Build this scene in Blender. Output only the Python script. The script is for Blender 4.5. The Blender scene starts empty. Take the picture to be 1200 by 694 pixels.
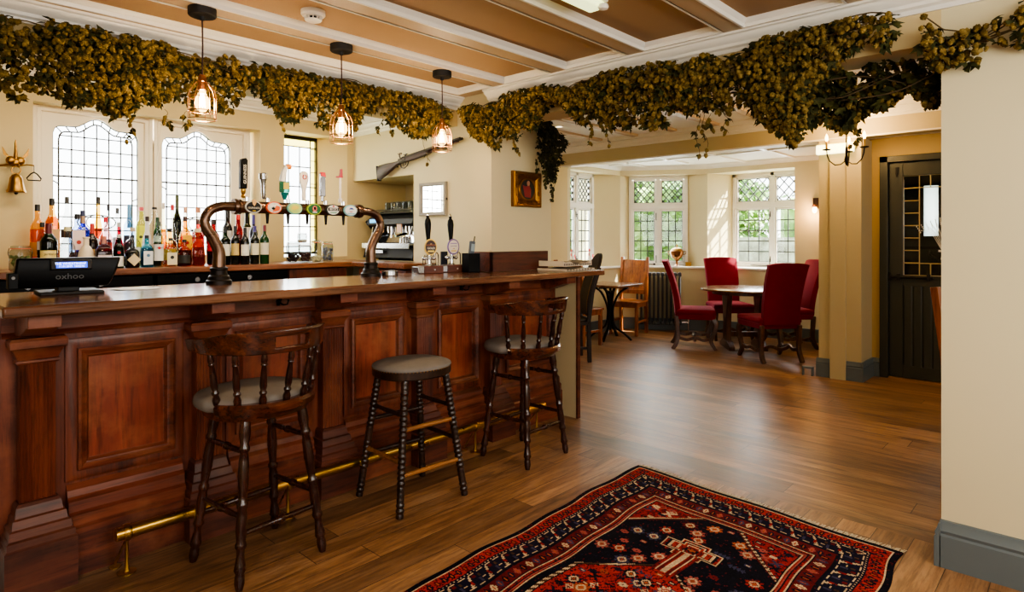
import bpy, bmesh, math, random
import numpy as np
from math import sin, cos, pi, radians, sqrt, tan, atan2, hypot, floor, exp
from mathutils import Vector, Matrix

random.seed(7)
R = random.random
def U(a, b): return a + (b - a) * random.random()
C = bpy.context.scene.collection

# ------------------------------------------------------------------ camera
HC, F, TH, YH = 1.33, 730.0, radians(43), 280.0
cam_d = bpy.data.cameras.new('camera'); cam = bpy.data.objects.new('camera', cam_d); C.objects.link(cam)
cam.location = (0, 0, HC)
cam.rotation_euler = (radians(90), 0, radians(-47))
cam_d.sensor_width = 36; cam_d.lens = F / 1200 * 36
cam_d.shift_y = -(347 - YH) / 1200
cam_d.clip_start = 0.05
bpy.context.scene.camera = cam
_c, _s = cos(TH), sin(TH)
def ray(px, py):
    t = (px - 600) / F
    return _c + t * _s, _s - t * _c, (YH - py) / F
def onY(px, py, y):
    d = ray(px, py); k = y / d[1]; return (d[0] * k, y, HC + d[2] * k)
def onX(px, py, x):
    d = ray(px, py); k = x / d[0]; return (x, d[1] * k, HC + d[2] * k)
def onZ(px, py, z=0):
    d = ray(px, py); k = (z - HC) / d[2]; return (d[0] * k, d[1] * k, z)

# ------------------------------------------------------------------ materials
def lin(c):
    return tuple(((v / 255) / 12.92 if v / 255 <= .04045 else ((v / 255 + .055) / 1.055) ** 2.4) for v in c) + (1,)
class NT:
    def __init__(s, name):
        s.m = bpy.data.materials.new(name); s.m.use_nodes = True
        s.t = s.m.node_tree; s.b = s.t.nodes['Principled BSDF']; s.out = s.t.nodes['Material Output']
    def n(s, typ, **k):
        x = s.t.nodes.new(typ)
        for a, v in k.items(): setattr(x, a, v)
        return x
    def l(s, a, b): s.t.links.new(a, b)
    def put(s, sock, v):
        if hasattr(v, 'is_output'): s.l(v, sock)
        else: sock.default_value = v
    def math(s, op, a, b=0.0, c=0.0):
        x = s.n('ShaderNodeMath', operation=op)
        s.put(x.inputs[0], a); s.put(x.inputs[1], b); s.put(x.inputs[2], c)
        return x.outputs[0]
    def mix(s, f, a, b, mode='MIX'):
        x = s.n('ShaderNodeMix', data_type='RGBA', blend_type=mode)
        s.put(x.inputs[0], f); s.put(x.inputs[6], a); s.put(x.inputs[7], b)
        return x.outputs[2]
    def coord(s, scale=(1, 1, 1), out='Object'):
        tc = s.n('ShaderNodeTexCoord'); mp = s.n('ShaderNodeMapping')
        s.l(tc.outputs[out], mp.inputs[0]); mp.inputs['Scale'].default_value = scale
        return mp.outputs[0]
    def noise(s, vec, scale=5, detail=4, rough=.55, dist=0):
        x = s.n('ShaderNodeTexNoise'); s.l(vec, x.inputs['Vector'])
        x.inputs['Scale'].default_value = scale; x.inputs['Detail'].default_value = detail
        x.inputs['Roughness'].default_value = rough; x.inputs['Distortion'].default_value = dist
        return x.outputs['Fac']
    def ramp(s, f, stops):
        x = s.n('ShaderNodeValToRGB'); s.l(f, x.inputs[0]); e = x.color_ramp.elements
        while len(e) < len(stops): e.new(.5)
        for el, (p, c) in zip(e, stops): el.position = p; el.color = c
        return x.outputs[0]
    def bump(s, h, strength=.2, dist=.01):
        x = s.n('ShaderNodeBump'); s.l(h, x.inputs['Height'])
        x.inputs['Strength'].default_value = strength; x.inputs['Distance'].default_value = dist
        s.l(x.outputs[0], s.b.inputs['Normal'])
    def set(s, **k):
        for a, v in k.items(): s.put(s.b.inputs[a.replace('_', ' ')], v)
        return s

def dark(c, f): return tuple(v * f for v in c[:3]) + (1,)
def plain(name, c, rough=.5, metal=0, var=.12, vscale=6, bump=0, spec=.5, coat=0):
    x = NT(name); c = lin(c)
    v = x.coord()
    nz = x.noise(v, vscale, 5)
    x.set(Base_Color=x.mix(nz, dark(c, 1 - var), dark(c, 1 + var)), Roughness=rough, Metallic=metal)
    x.b.inputs['Specular IOR Level'].default_value = spec
    x.b.inputs['Coat Weight'].default_value = coat
    if bump: x.bump(x.noise(v, vscale * 12, 3), bump, .004)
    return x.m
def wood(name, c1, c2, c3=None, axis='x', scale=1.0, rough=.35, coat=.0, wear=None, bump=.08):
    """long streaky grain along axis, dark pores, optional worn patches"""
    x = NT(name)
    a, b = 1.2 * scale, 16 * scale
    sc = {'x': (a, b, b), 'y': (b, a, b), 'z': (b, b, a)}[axis]
    v = x.coord(sc)
    n1 = x.noise(v, 1.0, 6, .6, .6); n2 = x.noise(v, 4.5, 3, .7)
    col = x.ramp(n1, [(.28, lin(c1)), (.52, lin(c2)), (.74, lin(c3 or c2))])
    pores = x.ramp(n2, [(.36, (.25, .25, .25, 1)), (.52, (1, 1, 1, 1))])
    col = x.mix(.55, col, pores, 'MULTIPLY')
    if wear:
        w = x.noise(x.coord((1, 1, 1)), 3.2, 6, .65)
        wf = x.ramp(w, [(.5, (0, 0, 0, 1)), (.72, (.8, .8, .8, 1))])
        col = x.mix(wf, col, lin(wear))
    x.set(Base_Color=col, Roughness=x.math('MULTIPLY_ADD', n2, .18, rough - .09))
    x.b.inputs['Coat Weight'].default_value = coat; x.b.inputs['Coat Roughness'].default_value = .15
    x.bump(n2, bump, .004)
    return x.m
def metal(name, c, rough=.25, var=.15, brushed=None):
    x = NT(name); c = lin(c)
    v = x.coord(brushed or (1, 1, 1)); nz = x.noise(v, 9, 4)
    x.set(Base_Color=x.mix(nz, dark(c, 1 - var), dark(c, 1 + var * .6)), Metallic=1.0, Roughness=x.math('MULTIPLY_ADD', nz, .2, rough - .1))
    return x.m
def emit(name, c, s):
    x = NT(name); x.set(Base_Color=lin(c), Emission_Color=lin(c), Emission_Strength=s); return x.m
def clear(name, c, gloss=1.0, rough=.02, dens=1.0):
    """thin tinted glass: tinted see-through with a fresnel sheen"""
    x = NT(name); t = x.n('ShaderNodeBsdfTransparent'); g = x.n('ShaderNodeBsdfGlossy'); mx = x.n('ShaderNodeMixShader')
    t.inputs[0].default_value = lin(c); g.inputs['Roughness'].default_value = rough
    lw = x.n('ShaderNodeLayerWeight')
    x.l(x.math('MULTIPLY_ADD', x.math('POWER', lw.outputs['Facing'], 4.0), .75 * gloss, .035 * gloss), mx.inputs[0]); x.l(t.outputs[0], mx.inputs[1]); x.l(g.outputs[0], mx.inputs[2])
    x.l(mx.outputs[0], x.out.inputs[0]); return x.m
def liquid(name, c):
    """tinted see-through mixed with a little scattering so full bottles keep their colour"""
    x = NT(name); t = x.n('ShaderNodeBsdfTransparent'); mx = x.n('ShaderNodeMixShader')
    t.inputs[0].default_value = lin(c); x.set(Base_Color=lin(c), Roughness=.05)
    mx.inputs[0].default_value = .16
    x.l(t.outputs[0], mx.inputs[1]); x.l(x.b.outputs[0], mx.inputs[2]); x.l(mx.outputs[0], x.out.inputs[0]); return x.m
def plaster(name, c, var=.05):
    x = NT(name); c = lin(c); v = x.coord()
    n1 = x.noise(v, 1.4, 5); n2 = x.noise(v, 60, 3)
    x.set(Base_Color=x.mix(n1, dark(c, 1 - var), dark(c, 1 + var)), Roughness=.75); x.bump(n2, .06, .004)
    x.b.inputs['Specular IOR Level'].default_value = .25
    return x.m
def planks(name, along, W, L, cols, rough=.3):
    x = NT(name); tc = x.n('ShaderNodeTexCoord'); sp = x.n('ShaderNodeSeparateXYZ'); x.l(tc.outputs['Object'], sp.inputs[0])
    u, v = (sp.outputs[0], sp.outputs[1]) if along == 'x' else (sp.outputs[1], sp.outputs[0])
    rv = x.math('DIVIDE', v, W); row = x.math('FLOOR', rv)
    wn = x.n('ShaderNodeTexWhiteNoise', noise_dimensions='1D'); x.l(row, wn.inputs['W'])
    ru = x.math('ADD', x.math('DIVIDE', u, L), x.math('MULTIPLY', wn.outputs[0], 7.3)); col = x.math('FLOOR', ru)
    cb = x.n('ShaderNodeCombineXYZ'); x.l(row, cb.inputs[0]); x.l(col, cb.inputs[1])
    w2 = x.n('ShaderNodeTexWhiteNoise', noise_dimensions='2D'); x.l(cb.outputs[0], w2.inputs['Vector'])
    # grain coordinates shifted per plank
    cg = x.n('ShaderNodeCombineXYZ')
    x.l(x.math('MULTIPLY_ADD', u, 1.3, x.math('MULTIPLY', w2.outputs[0], 40)), cg.inputs[0])
    x.l(x.math('MULTIPLY', v, 13), cg.inputs[1]); x.l(x.math('MULTIPLY', w2.outputs[0], 13), cg.inputs[2])
    n1 = x.noise(cg.outputs[0], 1.3, 7, .62, .8); n2 = x.noise(cg.outputs[0], 5, 4, .7)
    base = x.ramp(n1, [(.25, lin(cols[0])), (.5, lin(cols[1])), (.78, lin(cols[2]))])
    tint = x.ramp(w2.outputs[0], [(0, (.55, .53, .51, 1)), (1, (1.15, 1.13, 1.1, 1))])
    base = x.mix(1, base, tint, 'MULTIPLY')
    base = x.mix(.5, base, x.ramp(n2, [(.38, (.3, .27, .25, 1)), (.55, (1, 1, 1, 1))]), 'MULTIPLY')
    # dark knots and stains
    kn = x.noise(x.coord((.9, 3.2, 1) if along == 'x' else (3.2, .9, 1)), 2.3, 5, .6)
    base = x.mix(x.ramp(kn, [(.57, (0, 0, 0, 1)), (.70, (.7, .7, .7, 1))]), base, dark(lin(cols[0]), .35))
    fu, fv = x.math('FRACT', ru), x.math('FRACT', rv)
    gv = x.math('LESS_THAN', x.math('MULTIPLY', x.math('MINIMUM', fv, x.math('SUBTRACT', 1, fv)), W), .0016)
    gu = x.math('LESS_THAN', x.math('MULTIPLY', x.math('MINIMUM', fu, x.math('SUBTRACT', 1, fu)), L), .0018)
    gap = x.math('MAXIMUM', gv, gu)
    base = x.mix(x.math('MULTIPLY', gap, .8), base, (.012, .007, .004, 1))
    x.set(Base_Color=base, Roughness=x.math('MULTIPLY_ADD', n2, .22, rough - .11))
    x.bump(x.math('SUBTRACT', x.math('MULTIPLY', n2, .4), gap), .25, .004)
    return x.m

MT = {}
MT['wall'] = plaster('cream_plaster', (216, 203, 164))
MT['wall2'] = plaster('ochre_plaster', (210, 188, 138))
MT['ochre'] = plaster('deep_ochre_plaster', (190, 164, 110))
MT['white'] = plain('white_gloss_paint', (236, 231, 220), .35, var=.03)
MT['ceil'] = plaster('ceiling_paint', (170, 140, 106), .1)
MT['ceilboard'] = plain('ceiling_board_paint', (192, 168, 136), .5, var=.04)
MT['ceilw'] = plaster('white_ceiling_paint', (236, 232, 224), .03)
MT['skirt'] = plain('slate_green_paint', (98, 107, 109), .4, var=.06)
MT['doorp'] = plain('dark_olive_paint', (54, 56, 50), .38, var=.1)
MT['casing'] = plain('khaki_paint', (196, 180, 140), .5, var=.04)
MT['floorA'] = planks('oak_planks_bar', 'x', .145, 1.55, ((112, 78, 50), (164, 121, 82), (194, 154, 112)), .43)
MT['floorB'] = planks('oak_planks_lounge', 'y', .16, 1.7, ((108, 75, 48), (158, 116, 79), (190, 150, 108)), .39)
MT['mahog'] = wood('red_mahogany', (54, 23, 15), (110, 52, 33), (140, 74, 48), 'z', .8, .42, .06, wear=(146, 86, 56))
MT['mahogx'] = wood('red_mahogany_rail', (56, 25, 17), (112, 54, 35), (142, 78, 52), 'x', .8, .42, .06, wear=(148, 94, 64))
MT['mahogd'] = wood('dark_mahogany_plinth', (48, 22, 15), (92, 46, 32), (120, 66, 46), 'x', .9, .48, .03, wear=(104, 62, 42))
MT['top'] = wood('bar_top_wood', (66, 38, 26), (118, 76, 54), (148, 102, 74), 'x', .9, .2, .4)
MT['backtop'] = wood('back_counter_wood', (84, 44, 24), (128, 74, 42), (150, 92, 54), 'x', .9, .3, .2)
MT['stool'] = wood('dark_stained_beech', (26, 12, 9), (54, 25, 17), (80, 38, 24), 'z', 1.6, .25, .4)
MT['stoolr'] = wood('dark_stained_beech_rail', (36, 16, 10), (76, 36, 21), (116, 62, 36), 'x', 1.6, .24, .4)
MT['stoolo'] = wood('old_black_oak', (20, 12, 9), (44, 26, 18), (70, 44, 30), 'z', 1.6, .35, .2)
MT['worn'] = wood('worn_bare_wood', (110, 66, 32), (158, 104, 54), (184, 130, 74), 'x', 1.6, .45)
MT['oak'] = wood('orange_oak', (104, 50, 18), (156, 86, 34), (186, 112, 50), 'z', 1.2, .3, .3)
MT['darkwood'] = wood('near_black_wood', (18, 11, 9), (38, 22, 17), (54, 32, 24), 'z', 1.4, .6, .0)
MT['walnut'] = wood('walnut_brown', (48, 26, 16), (86, 50, 30), (110, 68, 42), 'z', 1.3, .35, .2)
MT['tabletop'] = wood('table_top_wood', (88, 58, 40), (128, 92, 66), (150, 112, 84), 'x', 1.0, .22, .3)
MT['gunstock'] = wood('gun_stock_walnut', (30, 17, 12), (62, 36, 24), (84, 50, 34), 'x', 1.5, .55, .0)
MT['brass'] = metal('polished_brass', (206, 164, 74), .3, .3)
MT['oldbrass'] = metal('aged_brass', (160, 118, 56), .32, .5)
MT['copper'] = metal('copper', (172, 122, 82), .3, .25)
MT['bronze'] = metal('brushed_dark_bronze', (112, 90, 76), .3, .25, (1, 1, 9))
MT['chrome'] = metal('chrome', (214, 214, 216), .12, .1)
MT['steel'] = metal('steel', (168, 168, 170), .25, .15)
MT['iron'] = metal('dark_iron', (46, 42, 40), .45, .3)
MT['gunmetal'] = metal('gun_metal', (70, 62, 56), .35, .3)
MT['black'] = plain('black_plastic', (9, 9, 10), .35, var=.2, spec=.12)
MT['blackm'] = plain('matt_black', (20, 18, 18), .6, var=.2)
MT['rad'] = plain('anthracite_enamel', (56, 58, 60), .35, var=.1)
MT['lead'] = plain('lead_came', (52, 50, 48), .6, var=.2)
MT['leadp'] = plain('pale_came', (190, 170, 120), .5, var=.1)
MT['grey'] = plain('grey_velvet_seat', (126, 120, 114), .9, var=.22, vscale=14, bump=.3, spec=.2)
MT['navy'] = plain('navy_card', (34, 40, 56), .5)
def velvet(name, c):
    x = NT(name); v = x.coord(); nz = x.noise(v, 8, 4); c = lin(c)
    x.set(Base_Color=x.mix(nz, dark(c, .75), dark(c, 1.2)), Roughness=.85)
    x.b.inputs['Sheen Weight'].default_value = .5; x.b.inputs['Sheen Roughness'].default_value = .35
    x.b.inputs['Sheen Tint'].default_value = (1, .3, .35, 1); x.b.inputs['Specular IOR Level'].default_value = .2
    return x.m
MT['red'] = velvet('crimson_velvet', (116, 12, 34))
MT['glass'] = clear('window_glass', (250, 252, 252), .8)
MT['tumbler'] = clear('clear_glass', (222, 228, 228), 1.3)
MT['yglass'] = clear('yellow_glass', (246, 236, 170), .6)
def bulbglow(name, c, s):
    x = NT(name); t = x.n('ShaderNodeBsdfTransparent'); e = x.n('ShaderNodeEmission'); a = x.n('ShaderNodeAddShader')
    e.inputs[0].default_value = lin(c); e.inputs[1].default_value = s
    x.l(t.outputs[0], a.inputs[0]); x.l(e.outputs[0], a.inputs[1]); x.l(a.outputs[0], x.out.inputs[0]); return x.m
MT['bulb'] = bulbglow('warm_bulb_glass', (255, 204, 120), 3)
MT['fil'] = emit('glowing_filament', (255, 214, 150), 60)
MT['flame'] = emit('candle_bulb', (255, 206, 130), 14)
MT['tube'] = emit('lit_tube', (255, 246, 184), 4)
_pm = {}
def P_(c, rough=.45):
    k = (c, rough)
    if k not in _pm: _pm[k] = plain('paint_%02x%02x%02x' % c, c, rough, var=.06)
    return _pm[k]
_gm = {}
def G_(c):
    if c not in _gm: _gm[c] = clear('tint_%02x%02x%02x' % c, c, 1.0)
    return _gm[c]
_lm = {}
def L_(c):
    if c not in _lm: _lm[c] = liquid('liquor_%02x%02x%02x' % c, c)
    return _lm[c]

# ------------------------------------------------------------------ mesh helper
class M:
    def __init__(s): s.v = []; s.f = []
    def add(s, vs, fs):
        b = len(s.v); s.v += [tuple(v) for v in vs]; s.f += [tuple(b + i for i in f) for f in fs]; return s
    def box(s, x0, x1, y0, y1, z0, z1):
        return s.add([(x0, y0, z0), (x1, y0, z0), (x1, y1, z0), (x0, y1, z0), (x0, y0, z1), (x1, y0, z1), (x1, y1, z1), (x0, y1, z1)],
                     [(3, 2, 1, 0), (4, 5, 6, 7), (0, 1, 5, 4), (1, 2, 6, 5), (2, 3, 7, 6), (3, 0, 4, 7)])
    def cbox(s, c, sz, rz=0, rx=0, ry=0):
        Mx = Matrix.Translation(c) @ Matrix.Rotation(rz, 4, 'Z') @ Matrix.Rotation(rx, 4, 'X') @ Matrix.Rotation(ry, 4, 'Y')
        t = M().box(-sz[0] / 2, sz[0] / 2, -sz[1] / 2, sz[1] / 2, -sz[2] / 2, sz[2] / 2)
        return s.add([Mx @ Vector(v) for v in t.v], t.f)
    def loft(s, rings, closed=True, cap=True):
        n = len(rings[0]); b = len(s.v)
        for r in rings: s.v += [tuple(p) for p in r]
        m = n if closed else n - 1
        for i in range(len(rings) - 1):
            for j in range(m):
                k = (j + 1) % n
                s.f.append((b + i * n + j, b + i * n + k, b + (i + 1) * n + k, b + (i + 1) * n + j))
        if cap and closed:
            s.f.append(tuple(b + j for j in range(n))[::-1]); s.f.append(tuple(b + (len(rings) - 1) * n + j for j in range(n)))
        return s
    def lathe(s, prof, c=(0, 0, 0), n=20, sx=1, sy=1):
        return s.loft([[(c[0] + max(r, 1e-4) * sx * cos(2 * pi * j / n), c[1] + max(r, 1e-4) * sy * sin(2 * pi * j / n), c[2] + z) for j in range(n)] for r, z in prof])
    def turned(s, p0, p1, prof, n=12):
        p0, p1 = Vector(p0), Vector(p1); d = (p1 - p0); L = d.length; d.normalize()
        a = d.orthogonal().normalized(); b = d.cross(a)
        return s.loft([[p0 + d * (t * L) + (a * cos(2 * pi * j / n) + b * sin(2 * pi * j / n)) * max(r, 1e-4) for j in range(n)] for t, r in prof])
    def cyl(s, p0, p1, r, n=12, r2=None): return s.turned(p0, p1, [(0, r), (1, r if r2 is None else r2)], n)
    def tube(s, path, r, n=8, cap=True, flat=None):
        P = [Vector(p) for p in path]; rings = []; prev = None
        for i, p in enumerate(P):
            d = (P[min(i + 1, len(P) - 1)] - P[max(i - 1, 0)]).normalized()
            if prev is None: a = d.orthogonal().normalized()
            else:
                a = prev - d * prev.dot(d)
                a = a.normalized() if a.length > 1e-6 else d.orthogonal().normalized()
            prev = a; b = d.cross(a); rr = r[i] if isinstance(r, (list, tuple)) else r
            rings.append([p + (a * cos(2 * pi * j / n) + b * sin(2 * pi * j / n)) * rr for j in range(n)])
        return s.loft(rings, True, cap)
    def bar(s, path, w, h, up=(0, 0, 1)):
        P = [Vector(p) for p in path]; up = Vector(up); rings = []
        for i, p in enumerate(P):
            d = (P[min(i + 1, len(P) - 1)] - P[max(i - 1, 0)]).normalized(); a = d.cross(up).normalized(); b = a.cross(d)
            ww = w[i] if isinstance(w, (list, tuple)) else w; hh = h[i] if isinstance(h, (list, tuple)) else h
            rings.append([p - a * ww / 2 - b * hh / 2, p + a * ww / 2 - b * hh / 2, p + a * ww / 2 + b * hh / 2, p - a * ww / 2 + b * hh / 2])
        return s.loft(rings)
    def prism(s, poly, axis, a0, a1):
        f = {'x': lambda p, a: (a, p[0], p[1]), 'y': lambda p, a: (p[0], a, p[1]), 'z': lambda p, a: (p[0], p[1], a)}[axis]
        return s.loft([[f(p, a0) for p in poly], [f(p, a1) for p in poly]])
    def ball(s, c, r, n=14, m=8):
        r = r if isinstance(r, (list, tuple)) else (r, r, r)
        rings = []
        for i in range(m + 1):
            ph = -pi / 2 + pi * i / m; q = max(cos(ph), .003)
            rings.append([(c[0] + r[0] * q * cos(2 * pi * j / n), c[1] + r[1] * q * sin(2 * pi * j / n), c[2] + r[2] * sin(ph)) for j in range(n)])
        return s.loft(rings)
    def steps(s, cx, yb, levels):
        """stack of rectangles, back on y=yb, front at yb-depth: levels (z, half width, depth)"""
        return s.loft([[(cx - w, yb, z), (cx - w, yb - d, z), (cx + w, yb - d, z), (cx + w, yb, z)] for z, w, d in levels])
    def frame(s, x0, x1, z0, z1, prof, y):
        """mitred moulding round a rectangle: prof (inset, projection towards -y)"""
        return s.loft([[(x0 + i, y - d, z0 + i), (x1 - i, y - d, z0 + i), (x1 - i, y - d, z1 - i), (x0 + i, y - d, z1 - i)] for i, d in prof], True, False)
    def moved(s, fn): s.v = [tuple(fn(Vector(v))) for v in s.v]; return s
    def build(s, name, mat, parent=None, smooth=30, bevel=0, world=False, recalc=True, kind=None, label=None):
        me = bpy.data.meshes.new(name); vs = s.v
        if world and parent is not None:
            iv = Matrix.Translation(parent.location) @ parent.rotation_euler.to_matrix().to_4x4(); iv.invert()
            vs = [tuple(iv @ Vector(v)) for v in vs]
        me.from_pydata(vs, [], s.f)
        if recalc:
            bm = bmesh.new(); bm.from_mesh(me); bmesh.ops.recalc_face_normals(bm, faces=bm.faces); bm.to_mesh(me); bm.free()
        if smooth:
            me.shade_smooth(); me.set_sharp_from_angle(angle=radians(smooth))
        me.materials.append(mat if not isinstance(mat, str) else MT[mat])
        o = bpy.data.objects.new(name, me); C.objects.link(o); o.parent = parent
        if bevel:
            b = o.modifiers.new('bevel', 'BEVEL'); b.width = bevel; b.segments = 2; b.limit_method = 'ANGLE'; b.angle_limit = radians(50)
        if kind: o['kind'] = kind
        if label: o['label'] = label
        return o

def thing(name, label, cat, loc=(0, 0, 0), rotz=0, group=None):
    o = bpy.data.objects.new(name, None); C.objects.link(o); o.empty_display_size = .05
    o.location = loc; o.rotation_euler = (0, 0, rotz); o['label'] = label; o['category'] = cat
    if group: o['group'] = group
    return o
def tag(o, label, cat, group=None):
    o['label'] = label; o['category'] = cat
    if group: o['group'] = group
    return o
def struct(name, m, mat, parent=None, label=None, **k):
    o = m.build(name, mat, parent, **k)
    if parent is None: o['kind'] = 'structure'
    if label: o['label'] = label
    return o
def sroot(name, loc=(0, 0, 0), rz=0, label=None):
    o = bpy.data.objects.new(name, None); C.objects.link(o); o.location = loc; o.rotation_euler = (0, 0, rz); o['kind'] = 'structure'
    if label: o['label'] = label
    return o
def dup(root, loc, rotz, label=None, group=None):
    r = root.copy(); C.objects.link(r); r.location = loc; r.rotation_euler = (0, 0, rotz)
    if label: r['label'] = label
    if group: r['group'] = group
    for ch in list(root.children):
        c = ch.copy(); C.objects.link(c); c.parent = r
        for g in list(ch.children):
            d = g.copy(); C.objects.link(d); d.parent = c
    return r
def text(name, s, size, mat, parent, loc, rot=(radians(90), 0, 0), depth=.0006, align='CENTER', sx=1.0):
    cu = bpy.data.curves.new(name, 'FONT'); cu.body = s; cu.size = size; cu.extrude = depth; cu.align_x = align; cu.align_y = 'CENTER'
    cu.resolution_u = 2
    o = bpy.data.objects.new(name, cu); C.objects.link(o)
    dg = bpy.context.evaluated_depsgraph_get(); me = bpy.data.meshes.new_from_object(o.evaluated_get(dg))
    bpy.data.objects.remove(o); me.materials.clear(); me.materials.append(MT[mat] if isinstance(mat, str) else mat)
    o = bpy.data.objects.new(name, me); C.objects.link(o); o.parent = parent; o.location = loc; o.rotation_euler = rot; o.scale = (sx, 1, 1)
    return o
def ell(rx, ry, n=32, c=(0, 0), p=2.0):
    out = []
    for j in range(n):
        a = 2 * pi * j / n; ca, sa = cos(a), sin(a)
        out.append((c[0] + rx * math.copysign(abs(ca) ** (2 / p), ca), c[1] + ry * math.copysign(abs(sa) ** (2 / p), sa)))
    return out
def pad(m, outline, z0, z1, dome=.02, c=None):
    """soft cushion over a flat outline"""
    if c is None: c = (sum(p[0] for p in outline) / len(outline), sum(p[1] for p in outline) / len(outline))
    h = z1 - z0; rings = []
    for k, z in ((.95, z0), (.99, z0 + .2 * h), (1.0, z0 + .5 * h), (.985, z0 + .8 * h), (.95, z1), (.85, z1 + dome * .35), (.65, z1 + dome * .7), (.4, z1 + dome * .92), (.12, z1 + dome)):
        rings.append([(c[0] + (p[0] - c[0]) * k, c[1] + (p[1] - c[1]) * k, z) for p in outline])
    return m.loft(rings)
SKY, SUN, E_BAR, E_BAY, E_FILL, E_FILL2, E_LOU, E_BACK, EXPO = 6.5, 44.0, 28, 44, 70, 56, 22, 13, 0.3
# ================================================================== SETTING
XW = 3.05            # face of the wall with the wide opening
YB = 4.75            # back wall behind the bar
ZC = 2.35            # bar ceiling boards
struct('floor', M().box(-1.8, 3.24, -1.8, 5.0, -.06, 0), 'floorA', smooth=0, label='brown oak plank floor of the bar')
struct('floor', M().box(3.24, 9.0, -1.8, 5.6, -.06, 0), 'floorB', smooth=0, label='oak plank floor of the lounge beyond the opening')

# back wall with two window openings
m = M()
m.box(-1.8, .79, YB, 5.0, 0, 2.6).box(.79, 2.215, YB, 5.0, 0, 1.1).box(.79, 2.215, YB, 5.0, 2.178, 2.6)
m.box(2.215, 2.411, YB, 5.0, 0, 2.6).box(2.411, 2.99, YB, 5.0, 0, 1.18).box(2.411, 2.99, YB, 5.0, 2.205, 2.6).box(2.99, 3.62, YB, 5.0, 0, 2.6)
m.prism([(2.99, YB), (2.99, 5.0), (2.815, 5.0), (2.815, 4.95)], 'z', 1.18, 2.205)
struct('wall_back', m, 'wall2', smooth=0)
m = M().box(3.05, 3.62, 3.04, 3.9, 0, 2.6).box(3.05, 3.62, 3.9, YB, 1.835, 2.6).box(3.05, 3.62, 3.9, YB, 0, 1.149).box(3.62, 3.7, 3.04, YB, 0, 2.6)
struct('wall_pier', m, 'wall', smooth=0)
struct('wall_right', M().box(3.05, 3.26, -1.8, .452, 0, 2.6), 'wall', smooth=0)
struct('wall_left', M().box(-1.9, -1.8, -1.8, 5.0, 0, 2.6), 'wall', smooth=0)
struct('wall_front', M().box(-1.8, 9.0, -1.9, -1.8, 0, 2.7), 'wall', smooth=0)
struct('wall_stub', M().box(.16, .375, 3.04, 3.14, 0, 1.05), 'white', smooth=0)
# beam over the wide opening, bulkhead over the bar
struct('trim_1', M().box(3.05, 3.26, .452, 3.04, 2.13, 2.6), 'wall2', smooth=0)
struct('trim_2', M().box(-1.8, 3.05, 3.39, 3.55, 2.15, 2.6), 'wall2', smooth=0)
# cornices
def corn(a, b, axis, pos, sgn, zt, h=.085, d=.08):
    pr = [(0, 0), (.012, 0), (.016, .018), (.03, .026), (.034, .04), (.06, .058), (.066, .07), (d, .074), (d, h), (0, h)]
    return M().prism([(pos + sgn * p[0], zt - h + p[1]) for p in pr], axis, a, b)
struct('trim_3', corn(-1.8, 3.05, 'y', XW, -1, ZC), 'white')
m = corn(-1.8, 3.05, 'x', 3.39, -1, ZC)
struct('trim_4', m, 'white')
struct('trim_5', corn(3.55, YB, 'y', XW, -1, 2.4, .18, .09), 'white')
struct('trim_6', corn(-1.8, 3.05, 'x', YB, -1, 2.4, .09), 'white')
# bar ceiling: recessed panels between boards
pan = [(2.93, 3.28), (2.427, 2.83), (1.88, 2.32), (1.33, 1.785), (.774, 1.237), (.22, .68), (-.34, .12), (-.9, -.44), (-1.46, -1.0)]
struct('ceiling', M().box(-1.8, 3.05, -1.8, 3.39, ZC + .035, ZC + .1), 'ceil', smooth=0, label='bar ceiling panels')
m = M(); ys = [3.39] + [v for a, b in pan for v in (b, a)] + [-1.8]
for i in range(0, len(ys), 2): m.box(-1.8, 3.05, ys[i + 1], ys[i], ZC, ZC + .036)
for a, b in pan: m.box(2.96, 3.05, a, b, ZC, ZC + .036)
struct('ceiling', m, 'ceilboard', smooth=0, label='flat boards dividing the bar ceiling')
m = M()
for a, b in pan:
    m.loft([[(-1.75, a + i, z), (2.96 - i, a + i, z), (2.96 - i, b - i, z), (-1.75, b - i, z)] for i, z in ((0, ZC - .004), (.012, ZC - .004), (.016, ZC + .012), (.026, ZC + .022), (.03, ZC + .036))], True, False)
struct('trim_7', m, 'white', recalc=False)
struct('ceiling', M().box(-1.8, 3.05, 3.55, YB, 2.4, 2.5), 'ceilw', smooth=0, label='ceiling behind the bar')
# lounge
struct('wall_lounge', M().box(3.62, 6.6, 5.14, 5.24, 0, 2.7), 'wall2', smooth=0)
struct('ceiling', M().box(3.26, 6.6, -1.8, 5.14, 2.56, 2.66), 'ceilw', smooth=0, label='lounge ceiling')
m = M()
for k in range(14): m.box(3.3, 6.45, -1.6 + .5 * k, -1.52 + .5 * k, 2.535, 2.56)
struct('trim_8', m, 'ceilboard', smooth=0)
struct('trim_9', M().box(6.45, 6.62, -1.8, 5.14, 2.28, 2.6), 'casing', smooth=0)
struct('trim_10', corn(-1.8, 5.14, 'y', 6.45, -1, 2.56, .12, .1), 'white')
struct('trim_11', M().box(6.438, 6.45, -1.8, 5.14, 2.276, 2.292), 'white', smooth=0)
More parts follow.
